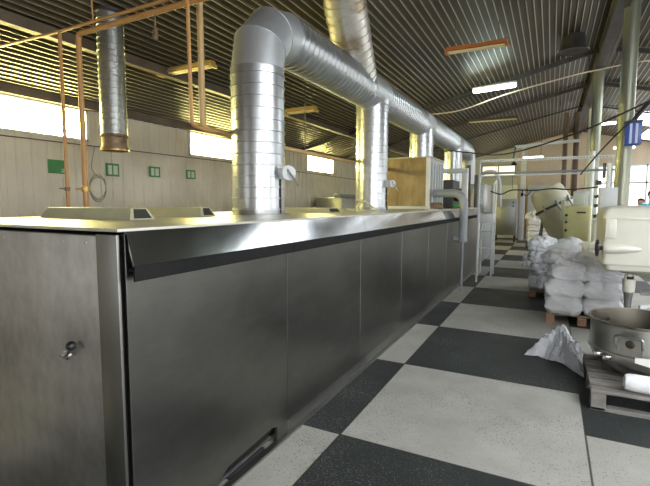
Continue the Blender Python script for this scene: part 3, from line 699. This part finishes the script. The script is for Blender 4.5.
MB().tube(bend([(-1.97, 8.3, 1.78), (-1.40, 8.2, 1.78), (-1.40, 8.2, .95)], .22, 8), .075, 18).build('pipe', M['grey_paint'], gpz, True)
MB().lathe([(.09, 0), (.09, .04), (.078, .05)], (-1.40, 8.2, .90), (0,0,1), 18, True).tube([(-1.40, 8.2, .95), (-1.56, 8.2, .95)], .05, 12).tube([(-1.40, 8.2, 0), (-1.40, 8.2, .90)], .02, 10).build('foot', M['grey_paint'], gpz, True)
bu = empty('burner_unit', (-1.95, 10.0, OZ+.004), 'dark burner unit in a white frame on the oven top', 'burner')
MB().rbox((-2.3, 9.75, OZ+.004), (-1.9, 10.5, 2.10), .02).build('casing', M['dark_machine'], bu, True, 30)
MB().lathe([(.0005, 0), (.12, 0), (.14, .05), (.14, .22), (.09, .26), (.0005, .26)], (-1.95, 10.0, 1.78), (1,0,0), 20).build('fan', M['dark_machine'], bu, True, 30)
MB().rbox((-2.35, 9.72, 2.24), (-1.60, 9.84, 2.34), .01).build('top_bar', M['lightgrey_paint'], bu, True, 30)
MB().rbox((-1.72, 9.72, OZ+.004), (-1.60, 9.84, 2.24), .01).build('post', M['white_paint'], bu, True, 30)
MB().rbox((-2.35, 9.72, OZ+.004), (-2.28, 9.80, 2.24), .01).build('post', M['lightgrey_paint'], bu, True, 30)
MB().rbox((-1.85, 9.60, OZ+.004), (-1.62, 9.70, OZ+.10), .01).build('bracket', M['sign_green'], bu, True, 30)
vb = empty('valve_block', (-1.75, 7.3, OZ+.004), 'small reddish motor and fittings on the oven edge before the grey pipe', 'motor')
MB().lathe([(.0005, 0), (.05, 0), (.055, .02), (.055, .18), (.03, .2), (.0005, .2)], (-1.78, 7.3, OZ+.065), (1,.2,0), 16).build('motor', M['rust'], vb, True, 30)
MB().box((-1.83, 7.22, OZ+.004), (-1.66, 7.36, OZ+.02)).build('foot', M['lightgrey_paint'], vb)
# delivery end
de = empty('delivery_conveyor', (-2.3, 12.9, 0), 'grey delivery end with arched hoses beyond the oven', 'machine')
MB().rbox((-3.2, 11.40, 0), (-1.62, 15.0, 1.30), .03).build('body', M['grey_paint'], de, True, 30)
MB().rbox((-2.75, 13.2, 1.302), (-1.70, 14.8, 2.15), .03).build('hood', M['galv_dull'], de, True, 30)
MB().tube(smooth_path([(-1.9, 12.3, 1.30), (-1.82, 12.3, 2.0), (-1.62, 12.3, 2.38), (-1.35, 12.3, 2.40), (-1.22, 12.3, 2.1), (-1.20, 12.3, 1.5)], 8), .045, 10).build('hose', M['lightgrey_paint'], de, True)
MB().tube([(-1.9, 11.6, 1.30), (-1.9, 11.6, 2.55)], .07, 12).build('flue', M['brown'], de, True)
MB().tube([(-1.70, 11.6, 1.30), (-1.70, 11.6, 2.3)], .045, 12).build('post', M['black'], de, True)
# white steps beside the oven
st = empty('step_ladder', (-1.27, 10.25, 0), 'white metal steps with tall handrails standing beside the oven', 'ladder')
for (x, y, top) in ((-1.40, 10.15, 1.38), (-1.12, 10.15, 2.0), (-1.40, 10.55, 1.38), (-1.12, 10.55, 2.1)):
    MB().tube([(x, y, 0), (x, y, top)], .022, 10).build('leg', M['white_paint'], st, True)
for z in (.62, 1.0): MB().tube([(-1.40, 10.15, z), (-1.12, 10.15, z)], .018, 8).build('rung', M['white_paint'], st, True)
MB().rbox((-1.44, 10.12, 1.18), (-1.10, 10.58, 1.36), .01).build('step', M['white_paint'], st, True, 30)
MB().tube([(-1.12, 10.15, 2.0), (-1.12, 10.55, 2.1)], .02, 8).build('handrail', M['white_paint'], st, True)

# ------------------------------------------------------------------ far end of the hall
fc = empty('control_cabinet', (-1.6, 19.6, 0), 'tall grey steel cabinet standing at the far end of the aisle', 'cabinet')
MB().rbox((-2.15, 19.6, .28), (-1.25, 20.3, 1.78), .02).build('case', M['grey_paint'], fc, True, 30)
MB().rbox((-2.10, 19.57, .34), (-1.30, 19.6, 1.72), .01).build('door', M['galv_dull'], fc, True, 30)
for z in (1.45, 1.60): MB().rbox((-1.42, 19.55, z), (-1.36, 19.57, z+.07), .005).build('button', M['black'], fc, True)
for x in (-2.1, -1.35):
    for y in (19.65, 20.2): MB().box((x, y, 0), (x+.06, y+.06, .28)).build('leg', M['dark_machine'], fc)
MB().rbox((-2.1, 19.7, 1.785), (-1.3, 20.2, 2.35), .02).build('upper_case', M['plaster_green'], fc, True, 30)
wc = empty('wall_column', (-1.12, 21.2, 0), 'white square column at the far end beside the grey cabinet', 'column')
MB().rbox((-1.24, 20.9, 0), (-1.04, 21.1, 4.05), .01).build('shaft', M['white_paint'], wc, True)
MB().rbox((-1.20, 20.85, 1.9), (-1.1, 20.9, 2.05), .005).build('switch', M['black'], wc, True)
# far white board behind the vat
tag(MB().rbox((-.95, 21.5, 0), (.25, 21.9, 2.4), .02).build('cold_store_panel', M['lightgrey_paint'], None, True, 30), 'pale grey panel against the far wall behind the tilted vat', 'panel')

# tilted mixing vat
tv = empty('tilting_mixer', (.1, 12.3, 0), 'cream tilted drum mixer standing behind the sack piles', 'mixer')
ax = Vector((.47, -.05, -.88)).normalized(); c0 = Vector((-.17, 12.3, 1.96))
prof = [(.0005, .0), (.30, .0), (.36, .03), (.39, .10), (.42, .44), (.45, .45), (.45, .53), (.42, .54), (.43, 1.0), (.38, 1.30), (.25, 1.48), (.0005, 1.52)]
MB().lathe(prof, c0, ax, 40).build('drum', M['cream2'], tv, True, 35)
bd = MB().lathe([(.43, 0), (.462, .005), (.462, .055), (.43, .06)], c0+ax*.46, ax, 40).build('band', M['dark_machine'], tv, True, 35)
e1 = (Vector((0,-1,0))-ax*Vector((0,-1,0)).dot(ax)).normalized(); e2 = ax.cross(e1)
for a in (-.9, -.2, .5):
    q = c0+ax*.46+(e1*math.cos(a)+e2*math.sin(a))*.455
    MB().tube([q-ax*.06, q+e1*.05+ax*.05, q+ax*.26], .026, 8).build('clamp', M['galv_dull'], tv, True)
for x in (-.30, .62):
    MB().tube([(x, 12.1, 0), (x+(.12 if x < 0 else -.05), 12.3, 1.15)], .04, 10).tube([(x, 12.75, 0), (x+(.12 if x < 0 else -.05), 12.3, 1.15)], .04, 10).build('stand', M['grey_paint'], tv, True)
# yellow-green drive cabinet beside the vat
dc = empty('drive_cabinet', (.5, 10.5, 0), 'yellow-green machine cabinet between the tilted drum and the pillar', 'cabinet')
MB().rbox((.25, 10.3, .0), (.72, 11.0, 1.55), .05, 3).build('case', M['green_cream'], dc, True, 40)
MB().rbox((.18, 10.35, 1.25), (.26, 10.6, 1.66), .02).build('bracket', M['cream2'], dc, True, 40)
MB().tube([(.46, 10.28, 1.42), (.62, 10.28, 1.42)], .016, 8).build('handle', M['black'], dc, True)
for z in (1.05, 1.22, 1.36): MB().lathe([(.03, 0), (.025, .03), (.0005, .032)], (.28, 10.3, z), (0,-1,0), 12).build('knob', M['black'], dc, True)
gb = empty('meter_box', (.42, 10.9, 1.6), 'pale green-white meter box above the yellow-green cabinet', 'box')
MB().rbox((.40, 10.5, 1.552), (.66, 10.7, 1.85), .01).build('case', M['lightgrey_paint'], gb, True, 30)
MB().rbox((.40, 10.49, 1.60), (.60, 10.5, 1.80), .004).build('door', M['sign_white'], gb, True, 30)
tag(MB().rbox((.15, 15.76, 1.71), (.40, 15.828, 2.07), .01).build('notice_board', M['green_cream'], None, True, 30), 'lime green board hanging on the brown posts', 'board')
# cream tank base behind the mixer head, fittings
vt = empty('valve_stand', (.80, 10.0, 0), 'white valve stand with dark taps left of the mixer head', 'valve')
MB().rbox((.70, 9.6, 0), (.92, 9.9, 1.30), .04, 3).build('body', M['cream'], vt, True, 40)
for z in (1.36, 1.55, 1.72): MB().tube([(.70, 9.6, z), (.88, 9.58, z+.05)], .03, 8).build('tap', M['dark_machine'], vt, True)
MB().tube([(.80, 9.7, 1.3), (.80, 9.7, 1.78)], .03, 10).build('stem', M['grey_paint'], vt, True)

# ------------------------------------------------------------------ planetary mixer on the right
mx = empty('planetary_mixer', (1.35, 5.95, 0), 'big cream planetary mixer, its head jutting in from the right edge', 'mixer')
X0, X1, Y0, Y1 = .50, 1.75, 5.50, 6.30
b = MB()
pl = []   # plan outline, left end rounded
def plan(x0, x1, y0, y1, r, n=6):
    r *= .4
    o = []
    for (cx, cy, a0) in ((x0+r, y0+r, PI), (x1-.05, y0+.05, 1.5*PI), (x1-.05, y1-.05, 0), (x0+r, y1-r, .5*PI)):
        rr = r if cx < (x0+x1)/2 else .05
        for i in range(n+1): a = a0+.5*PI*i/n; o.append((cx+rr*math.cos(a), cy+rr*math.sin(a)))
    return o
def loft(levels):
    b = MB(); n = len(levels[0][0]); vs = [(p[0], p[1], z) for (pl, z) in levels for p in pl]; fs = []
    for i in range(len(levels)-1):
        for j in range(n): fs.append((i*n+j, i*n+(j+1) % n, (i+1)*n+(j+1) % n, (i+1)*n+j))
    fs += [tuple(range(n))[::-1], tuple(range((len(levels)-1)*n, len(levels)*n))]
    return b.add(vs, fs)
hl = loft([(plan(X0, X1, Y0, Y1, .12), .96), (plan(X0, X1, Y0, Y1, .12), 1.44)]); hl.build('head', M['cream'], mx, True, 40)
loft([(plan(X0-.012, X1, Y0-.012, Y1, .12), 1.441), (plan(X0-.012, X1, Y0-.012, Y1, .12), 1.475), (plan(X0+.01, X1, Y0+.01, Y1-.02, .12), 1.53), (plan(X0+.06, X1-.05, Y0+.06, Y1-.06, .12), 1.565), (plan(X0+.14, X1-.1, Y0+.14, Y1-.14, .1), 1.578)]).build('head_cap', M['cream'], mx, True, 60)
MB().rbox((X0+.015, Y0-.016, 1.235), (X0+.115, Y0+.03, 1.44), .010).build('access_panel', M['cream'], mx, True, 30)
# tapered gear boss with hand wheel
MB().lathe([(.0005, 0), (.055, 0), (.062, .01), (.062, .06), (.058, .14), (.035, .30), (.004, .40)], (X0+.005, Y0+.02, 1.125), (1,0,0), 20).build('gear_boss', M['cream'], mx, True, 40)
hw = MB(); wcx = Vector((X0-.045, Y0+.02, 1.125))
ring = [wcx+Vector((0, math.cos(2*PI*i/28)*.080, math.sin(2*PI*i/28)*.080)) for i in range(29)]
hw.tube(ring, .014, 8, False); 
for a in range(3): hw.tube([wcx, wcx+Vector((0, math.cos(a*2*PI/3+.5)*.075, math.sin(a*2*PI/3+.5)*.075))], .010, 6)
hw.lathe([(.0005, -.02), (.026, -.02), (.026, .02), (.016, .055)], wcx, (1,0,0), 14); hw.build('hand_wheel', M['black'], mx, True, 40)
loft([(plan(X0+.07, X1, Y0+.03, Y1-.03, .14), .885), (plan(X0+.04, X1, Y0+.015, Y1-.015, .14), .90), (plan(X0+.035, X1, Y0+.01, Y1-.01, .12), .958)]).build('belly', M['cream'], mx, True, 40)
MB().lathe([(.0005, 0), (.27, .0), (.29, .015), (.30, .05)], (.98, 5.90, .835), (0,0,1), 40).build('planetary_drum', M['cream2'], mx, True, 40)
MB().box((X0+.03, Y0-.014, 1.438), (X1, Y0+.01, 1.443)).build('cap_seam', M['green_cream'], mx)
ag = MB().lathe([(.03, .20), (.03, .14), (.062, .14), (.062, .06), (.058, .0), (.0005, .0)], (.785, 5.72, .645), (0,0,1), 24).build('agitator_socket', M['cream'], mx, True, 40)
MB().lathe([(.045, .0), (.045, .03)], (.785, 5.72, .785), (0,0,1), 20).build('collar', M['black'], ag, True)
MB().lathe([(.048, 0), (.04, -.06), (.03, -.18), (.035, -.20), (.0005, -.21)], (.785, 5.72, .645), (0,0,1), 20).build('hook', M['galv_dull'], ag, True)
MB().tube([(.745, 5.66, .84), (.742, 5.66, .73)], .012, 8).build('guard_rod', M['cream2'], ag, True)
loft([(plan(1.05, 1.95, 5.62, 6.2, .08), .0), (plan(1.05, 1.95, 5.62, 6.2, .08), .10), (plan(1.40, 1.92, 5.66, 6.16, .08), .20), (plan(1.40, 1.92, 5.66, 6.16, .08), .96)]).build('column', M['grey_paint'], mx, True, 40)
MB().tube(bend([(1.42, 5.60, .62), (1.25, 5.56, .58), (.86, 5.50, .52)], .05), .03, 10).build('yoke_arm', M['lightgrey_paint'], mx, True)
MB().tube(bend([(1.42, 6.18, .62), (1.25, 6.22, .58), (.98, 6.26, .55)], .05), .03, 10).build('yoke_arm', M['lightgrey_paint'], mx, True)

# ------------------------------------------------------------------ pallets
def pallet(loc, wx, ly, label, mdeck, mblock, rot=0., across='x', h=.125, n=6):
    t = empty('pallet', loc, label, 'pallet')
    x, y, z = loc
    bh_ = h-.045
    # deck boards
    for i in range(n):
        if across == 'x':
            w = ly/n; a = y+i*w+w*.20; MB().rbox((x, a, z+h-.022), (x+wx, a+w*.62, z+h), .004).build('deck_board', mdeck, t)
        else:
            w = wx/n; a = x+i*w+w*.07; MB().rbox((a, y, z+h-.022), (a+w*.86, y+ly, z+h), .004).build('deck_board', mdeck, t)
    for i in range(3):
        xx = x+(wx-.10)*i/2
        MB().box((xx, y, z+h-.044), (xx+.10, y+ly, z+h-.022)).build('stringer', mdeck, t)
        for j in range(3):
            yy = y+(ly-.12)*j/2; MB().rbox((xx, yy, z+.0), (xx+.10, yy+.12, z+h-.044), .004).build('block', mblock, t)
    return t
pallet((.0, 6.56, 0), .84, 1.15, 'wooden pallet under the nearest sack pile', M['wood'], M['wood_red'])
pallet((-.28, 8.25, 0), .84, 1.15, 'wooden pallet under the second sack pile, behind the nearest', M['wood'], M['wood_red'])
pallet((-.78, 17.6, 0), .84, 1.1, 'dark pallet under the small far sack stack', M['beam'], M['beam'])
pD_ = pallet((.34, 3.90, 0), 1.25, 1.0, 'weathered grey pallet under the steel bowl', M['wood_grey'], M['wood_grey'], h=.145, n=6)
for yy in (3.90, 4.35, 4.80): MB().box((.34, yy+.0, 0), (1.59, yy+.10, .018)).build('bottom_board', M['wood_grey'], pD_)

# ------------------------------------------------------------------ sacks
def pillow_mesh(name, sx, sy, sz, seed, wr=1.0, mtl='sack', nx=26, ny=22, nz=9):
    """filled sack: rounded block, corners drawn in, seams and creases; base at z=0"""
    bm = bmesh.new(); bmesh.ops.create_cube(bm, size=2)
    bmesh.ops.subdivide_edges(bm, edges=bm.edges[:], cuts=17, use_grid_fill=True)
    off = Vector((seed*7.3, seed*3.1, seed*1.7))
    for v in bm.verts:
        x, y, z = v.co
        px, py = abs(x), abs(y)
        # superellipse rounding: thickness falls towards the ends
        th = (1-.42*px**9)*(1-.35*py**9)
        ins = 1-.05*(abs(z)**4)
        inx = 1-.05*py**4; iny = 1-.05*px**4
        p = Vector((x*sx/2*inx*ins, y*sy/2*iny*ins, z*sz/2*th))
        q = Vector((x*1.3, y*1.3, z*.8))
        n1 = noise.noise(q*1.1+off); n2 = noise.noise(q*2.6+off*1.3); n3 = noise.ridged_multi_fractal(q*1.9+off, 1, 2, 3, 1, 2)
        n4 = noise.ridged_multi_fractal(q*4.2+off, .8, 2, 3, 1, 2); d = .016*n1+.012*n2+.009*(n3-1)+.006*(n4-1)
        nr = Vector((x*(.3 if px < .99 else 1), y*(.3 if py < .99 else 1), z)).normalized()
        p += nr*d*wr
        if z < -.95: p.z = max(p.z, -sz/2)
        v.co = p+Vector((0, 0, sz/2))
    zm = min(v.co.z for v in bm.verts)
    for v in bm.verts: v.co.z -= zm
    for f in bm.faces: f.smooth = True
    me = bpy.data.meshes.new(name); bm.to_mesh(me); bm.free(); me.materials.append(M[mtl]); return me
def crumple_mesh(name, sx, sy, sz, seed, amp=.35, mtl='sack2', sub=5, fr=1.0):
    bm = bmesh.new(); bmesh.ops.create_icosphere(bm, subdivisions=sub, radius=1)
    off = Vector((seed*5.1, seed*2.7, seed*9.1))
    for v in bm.verts:
        p = v.co.copy()
        n1 = noise.noise(p*1.2*fr+off); n3 = noise.ridged_multi_fractal(p*1.7*fr+off, .9, 2.1, 4, 1, 2)
        n4 = noise.noise(p*6*fr+off)
        r = 1+amp*(n1*.7)+amp*.30*(n3-1.0)+amp*.12*n4
        q = p*r
        if q.z < -.25: q.z = -.25+(q.z+.25)*.12
        v.co = Vector((q.x*sx, q.y*sy, (q.z+.30)*sz))
    zm = min(v.co.z for v in bm.verts)
    for v in bm.verts: v.co.z -= zm
    for f in bm.faces: f.smooth = True
    me = bpy.data.meshes.new(name); bm.to_mesh(me); bm.free(); me.materials.append(M[mtl]); return me
SM = [pillow_mesh('flour_sack', .45, .60, .25, s, 1.3) for s in range(5)]
SW = [pillow_mesh('creased_sack', .44, .58, .24, s+20, 2.2, 'sack2') for s in range(4)]
CM = [crumple_mesh('empty_sack', .25, .30, .17, s, .45) for s in range(5)]
def put(me, name, loc, rz, label, cat, group, tilt=(0, 0)):
    o = bpy.data.objects.new(name, me); COL.objects.link(o); o.location = loc; o.rotation_euler = (tilt[0], tilt[1], rz)
    return tag(o, label, cat, group)
rows = ['front', 'back']; cols = ['left', 'right']; lay = ['bottom', 'second', 'third', 'fourth', 'top']
def pile(x, y, z, dx, dy, layers, nm, group, meshes, wr, lh=.225, crease=99):
    for L in range(layers):
        for r_ in range(2):
            for c_ in range(2):
                me = random.choice(SW if L >= crease else meshes)
                j = .012 if L < crease else .03
                put(me, 'flour_sack', (x+dx*(c_+.5)+random.uniform(-j, j), y+dy*(r_+.5)+random.uniform(-j, j), z+L*lh), random.uniform(-.05, .05)+(PI if random.random() < .5 else 0),
                    'white sack in the %s pile, %s layer, %s %s' % (nm, lay[L], rows[r_], cols[c_]), 'sack', group)
pile(-.02, 6.52, .125, .445, .60, 2, 'nearest', 'sacks on the nearest pallet', SM, 0)
for i, (xx, yy, zz, rz, lb) in enumerate([(.22, 6.86, .572, .12, 'front left'), (.66, 6.84, .572, -.1, 'front right'), (.24, 7.44, .575, .3, 'back left'), (.68, 7.44, .575, -.2, 'back right'), (.62, 7.36, .79, .5, 'highest')]):
    put(SW[i % 4], 'flour_sack', (xx, yy, zz), rz, 'creased white sack on top of the nearest pile, %s' % lb, 'sack', 'sacks on the nearest pallet')
pile(-.30, 8.20, .125, .445, .60, 3, 'second', 'sacks on the second pallet', SM, 0, .225, 1)
for i, (xx, yy, zz, rz, sc, lb) in enumerate([(.16, 6.86, .775, .2, .9, 'front left'), (.52, 6.84, .77, 1.1, .8, 'front right'), (.24, 7.40, .785, 2.1, 1.0, 'back left'), (.80, 7.1, .76, .7, .8, 'right edge')]):
    o = put(CM[i % 5], 'empty_sack', (xx, yy, zz), rz, 'crumpled empty white sack lying on the nearest pile, %s' % lb, 'empty sack', 'empty sacks on the piles'); o.scale = (sc, sc, sc)
for i, (xx, yy, zz, rz, sc, lb) in enumerate([(-.14, 8.48, .79, .2, .85, 'front left'), (.32, 8.5, .79, 1.4, .85, 'front right'), (-.08, 9.05, .79, 2.4, .9, 'back left'), (.36, 9.08, .79, .9, .85, 'back right')]):
    o = put(CM[(i+2) % 5], 'empty_sack', (xx, yy, zz), rz, 'crumpled empty white sack lying on the second pile, %s' % lb, 'empty sack', 'empty sacks on the piles'); o.scale = (sc, sc, sc)
# loose film hanging at the left side of both piles
for (xx, yy, zz, rz, sc, lb) in [(-.05, 6.85, .44, 0, (.34, .8, .8), 'nearest'), (-.33, 8.45, .5, 0, (.34, .8, 1.0), 'second')]:
    o = put(crumple_mesh('plastic_film', .25, .30, .17, 31+yy, .5, 'film'), 'plastic_film', (xx, yy, zz), rz, 'torn plastic film hanging off the left side of the %s pile' % lb, 'plastic film', None); o.scale = sc
# far stack
for L in range(4):
    for c_ in range(2):
        put(random.choice(SM), 'flour_sack', (-.72+.22+c_*.41, 17.9, .125+L*.22), random.uniform(-.06, .06), 'white sack in the small far stack, %s layer, %s' % (lay[L], cols[c_]), 'sack', 'sacks in the far stack')
for i, (xx, zz, lb) in enumerate([(-.62, 1.0, 'left'), (-.25, 1.0, 'right'), (-.42, 1.12, 'top')]):
    o = put(CM[i], 'empty_sack', (xx, 17.95, zz), i*1.3, 'crumpled white sack heaped on the far stack, %s' % lb, 'empty sack', 'empty sacks on the far stack'); o.scale = (.9, .9, 1.2)

# ------------------------------------------------------------------ steel bowl on the grey pallet
BX, BY, BZ = .745, 4.57, .145
bw = empty('mixing_bowl', (BX, BY, BZ), 'large stainless steel mixing bowl with handles on the weathered pallet', 'bowl')
KR, KZ = 1.04, 1.035
def sc_(p): return [(r*KR, z*KZ) for r, z in p]
out = [(.0005, .0), (.13, .0), (.22, .012), (.29, .045), (.34, .10), (.365, .165), (.368, .20), (.372, .43), (.385, .437), (.392, .446), (.385, .455), (.372, .452)]
MB().lathe(sc_(out), (BX, BY, BZ), (0,0,1), 56).build('shell', M['bowl'], bw, True, 50)
inn = [(.371, .452), (.364, .43), (.36, .20), (.33, .11), (.28, .06), (.2, .025), (.0005, .015)]
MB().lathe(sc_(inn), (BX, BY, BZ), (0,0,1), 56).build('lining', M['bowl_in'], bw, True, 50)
MB().lathe(sc_([(.366, 0), (.382, .004), (.384, .014), (.380, .022), (.367, .026)]), (BX, BY, BZ+.195), (0,0,1), 56).build('band', M['bowl'], bw, True, 50)
def on_wall(a, r, z): return Vector((BX+r*KR*math.cos(a), BY+r*KR*math.sin(a), BZ+z*KZ))
for a0 in (-1.92, -1.92+PI):
    da = .22
    pts = bend([on_wall(a0-da, .37, .29), on_wall(a0-da, .42, .30), on_wall(a0-da*.95, .43, .375), on_wall(a0+da*.95, .43, .375), on_wall(a0+da, .42, .30), on_wall(a0+da, .37, .29)], .02, 4)
    hh = MB().tube(pts, .012, 10).build('handle', M['galv_dull'], bw, True)
    for s in (-1, 1): 
        q = on_wall(a0+s*da, .372, .27); MB().tube([q-Vector((0,0,.035)), q+Vector((0,0,.035))], .010, 8).build('handle_lug', M['bowl'], hh, True)
    MB().lathe([(.0005, .004), (.03, .003), (.034, 0)], on_wall(a0, .371, .31), on_wall(a0, 1, .31)-on_wall(a0, 0, .31), 20).build('boss_plate', M['bowl_in'], bw, True)
for a0 in (-2.35, -2.6):
    q = on_wall(a0, .38, .165); MB().rbox(q-Vector((.03, .02, .02)), q+Vector((.03, .02, .015)), .006).build('clip', M['chrome'], bw, True, 30)
q = on_wall(2.2, .355, .36); MB().lathe([(.0005, .012), (.010, .010), (.012, 0)], q, on_wall(2.2, 0, .36)-on_wall(2.2, 1, .36), 12).build('stud', M['chrome'], bw, True)
# bar resting on the bowl's side (white folded sheet)
tag(MB().prism([(.64, .345), (.82, .305), (1.02, .28), (1.02, .41), (.90, .435), (.80, .39), (.64, .385)], 'y', 4.128, 4.143).build('folded_paper', M['paper']), 'folded white paper board leaning on the side of the bowl', 'paper')
# white roll on the pallet
rl = MB().lathe([(.0005, 0), (.03, 0), (.058, .012), (.066, .04), (.068, .10), (.066, .5), (.05, .55), (.0005, .555)], (.56, 4.045, .145+.068), (1, -.06, 0), 28)
tag(rl.build('plastic_roll', M['sack'], None, True, 50), 'white rolled-up plastic lying on the front edge of the grey pallet', 'roll')
# plastic film heap on the floor
out_ = [(-.19, 4.98), (-.02, 5.00), (.10, 4.90), (.20, 4.80), (.29, 4.56), (.325, 4.50), (.325, 4.9), (.32, 5.3), (.22, 5.48), (.08, 5.45), (-.02, 5.30), (-.12, 5.10)]
pk = Vector((.13, 5.16)); ang = sorted((math.atan2(p[1]-pk.y, p[0]-pk.x), math.hypot(p[0]-pk.x, p[1]-pk.y)) for p in out_)
def R_of(t):
    for k_ in range(len(ang)):
        a0, r0 = ang[k_-1]; a1, r1 = ang[k_]
        if k_ == 0: a0 -= 2*PI
        if a0 <= t <= a1: return r0+(r1-r0)*(t-a0)/(a1-a0)
    a0, r0 = ang[-1]; a1, r1 = ang[0]; return r0+(r1-r0)*(t-a0)/(a1+2*PI-a0)
vs = []; fs = []; NA, NR = 84, 26
for i_ in range(NR+1):
    q = i_/NR
    for j_ in range(NA):
        t = -PI+2*PI*j_/NA; rr = max(q, .004)*R_of(t)*(1+.05*noise.noise(Vector((math.cos(t)*3, math.sin(t)*3, 4))))
        x, y = pk.x+rr*math.cos(t), pk.y+rr*math.sin(t)
        P_ = Vector((x*6.5, y*6.5, 1.3)); n1 = noise.ridged_multi_fractal(P_, .8, 2.1, 4, 1, 2); n2 = noise.noise(P_*.6); n3 = noise.ridged_multi_fractal(P_*2.6, .8, 2.1, 3, 1, 2)
        env = 1-q**1.7
        z = .235*env*(1-.25*q)+(.095*(n1-.9)+.05*n2+.050*(n3-.9))*(.35+.65*env)*(1 if q < .97 else .4)+.012
        vs.append((x+.02*n2, y, max(.003, z)))
for i_ in range(NR):
    for j_ in range(NA): fs.append((i_*NA+j_, i_*NA+(j_+1) % NA, (i_+1)*NA+(j_+1) % NA, (i_+1)*NA+j_))
o = MB().add(vs, fs).build('plastic_film', M['film'])
sd_ = o.modifiers.new('thickness', 'SOLIDIFY'); sd_.thickness = .002
tag(o, 'crumpled heap of clear plastic film on the floor left of the bowl', 'plastic film')

# ------------------------------------------------------------------ two workers far behind the mixer
def person(loc, h, rz, label, shirt, skin, hair):
    s = h/1.75
    J = {'pelvis': (0,0,.95,.13), 'waist': (0,0,1.10,.125), 'chest': (0,0,1.30,.15), 'neck0': (0,0,1.45,.075), 'neck': (0,.0,1.51,.058), 'jaw': (0,-.025,1.575,.070), 'head': (0,-.005,1.65,.088), 'crown': (0,.005,1.715,.062)}
    E = [('pelvis','waist'), ('waist','chest'), ('chest','neck0'), ('neck0','neck'), ('neck','jaw'), ('jaw','head'), ('head','crown')]
    for sd, k in ((-1,'l'), (1,'r')):
        J['sh'+k] = (sd*.185,0,1.40,.062); J['el'+k] = (sd*.25,.03,1.13,.043); J['wr'+k] = (sd*.27,-.06,.90,.030); J['pa'+k] = (sd*.27,-.09,.83,.034)
        J['hip'+k] = (sd*.10,0,.88,.10); J['kn'+k] = (sd*.115,-.02,.50,.062); J['an'+k] = (sd*.12,.02,.09,.042); J['to'+k] = (sd*.14,-.16,.04,.034)
        E += [('chest','sh'+k), ('sh'+k,'el'+k), ('el'+k,'wr'+k), ('wr'+k,'pa'+k), ('pelvis','hip'+k), ('hip'+k,'kn'+k), ('kn'+k,'an'+k), ('an'+k,'to'+k)]
        for i in range(4):
            J['f%d%s' % (i, k)] = (sd*(.262+.0), -.115+.018*i, .755-.008*(i in (1,2)), .009); J['g%d%s' % (i, k)] = (sd*.255, -.112+.018*i, .715-.012*(i in (1,2)), .008)
            E += [('pa'+k, 'f%d%s' % (i, k)), ('f%d%s' % (i, k), 'g%d%s' % (i, k))]
        J['th'+k] = (sd*.25,-.135,.80,.010); E.append(('pa'+k,'th'+k))
    t = empty('person', loc, label, 'person'); t.rotation_euler = (0, 0, rz)
    def chain(name, keys, m, grow=0., cut=None):
        ks = list(keys); idx = {q: i for i, q in enumerate(ks)}
        me = bpy.data.meshes.new(name)
        me.from_pydata([Vector(J[q][:3])*s for q in ks], [(idx[a], idx[b_]) for a, b_ in E if a in idx and b_ in idx], [])
        o = bpy.data.objects.new(name, me); COL.objects.link(o); o.parent = t
        o.modifiers.new('skin', 'SKIN')
        for q in ks:
            rr = (J[q][3]+grow)*s; me.skin_vertices[0].data[idx[q]].radius = (rr, rr*(.72 if q in ('pelvis','waist','chest') else 1))
        me.skin_vertices[0].data[0].use_root = True
        sb = o.modifiers.new('sub', 'SUBSURF'); sb.levels = 1; sb.render_levels = 2
        me.materials.append(m); return o
    chain('body', J.keys(), skin)
    chain('shirt', ['chest','waist','pelvis','neck0','shl','shr','ell','elr'], shirt, .014)
    chain('trousers', ['pelvis','hipl','hipr','knl','knr','anl','anr'], M['dark_cloth'], .014)
    hb = MB(); hb.ball((0, .02*s, 1.685*s), .098*s, 10, (.95, 1.0, .95))
    hb.v = [v if not (v.y < -.01*s and v.z < 1.735*s) else Vector((v.x*.8, -.01*s, max(v.z, 1.62*s))) for v in hb.v]
    hb.v = [v+Vector(loc) for v in hb.v]; hb.build('hair', hair, t, True)
    fb = MB()
    for sd in (-1, 1): fb.ball(Vector(loc)+Vector((sd*.032, -.083, 1.645))*s, .011, 6)
    fb.build('eyes', M['black'], t, True)
    MB().ball(Vector(loc)+Vector((0, -.095, 1.61))*s, .014, 6, (.8, 1, 1.3)).build('nose', skin, t, True)
person((2.30, 14.0, 0), 1.92, .1, 'person in a teal top standing behind the mixer at the right edge', M['teal'], M['skin'], M['hair'])
person((2.36, 16.0, 0), 1.74, -.3, 'person in white standing farther back left of the teal person', M['white_cloth'], M['skin_red'], M['hair'])

# ------------------------------------------------------------------ world, exposure
wd = bpy.data.worlds.new('world'); scene.world = wd; wd.use_nodes = True
bg = wd.node_tree.nodes['Background']; bg.inputs[0].default_value = (.75, .85, 1, 1); bg.inputs[1].default_value = .5
vs_ = scene.view_settings; vs_.view_transform = 'Standard'; vs_.look = 'None'; vs_.gamma = 1; vs_.exposure = 0.22; vs_.use_curve_mapping = False
scene.cycles.max_bounces = 8; scene.cycles.diffuse_bounces = 4; scene.cycles.glossy_bounces = 4
scene.cycles.use_denoising = True
scene.cycles.sample_clamp_indirect = 6
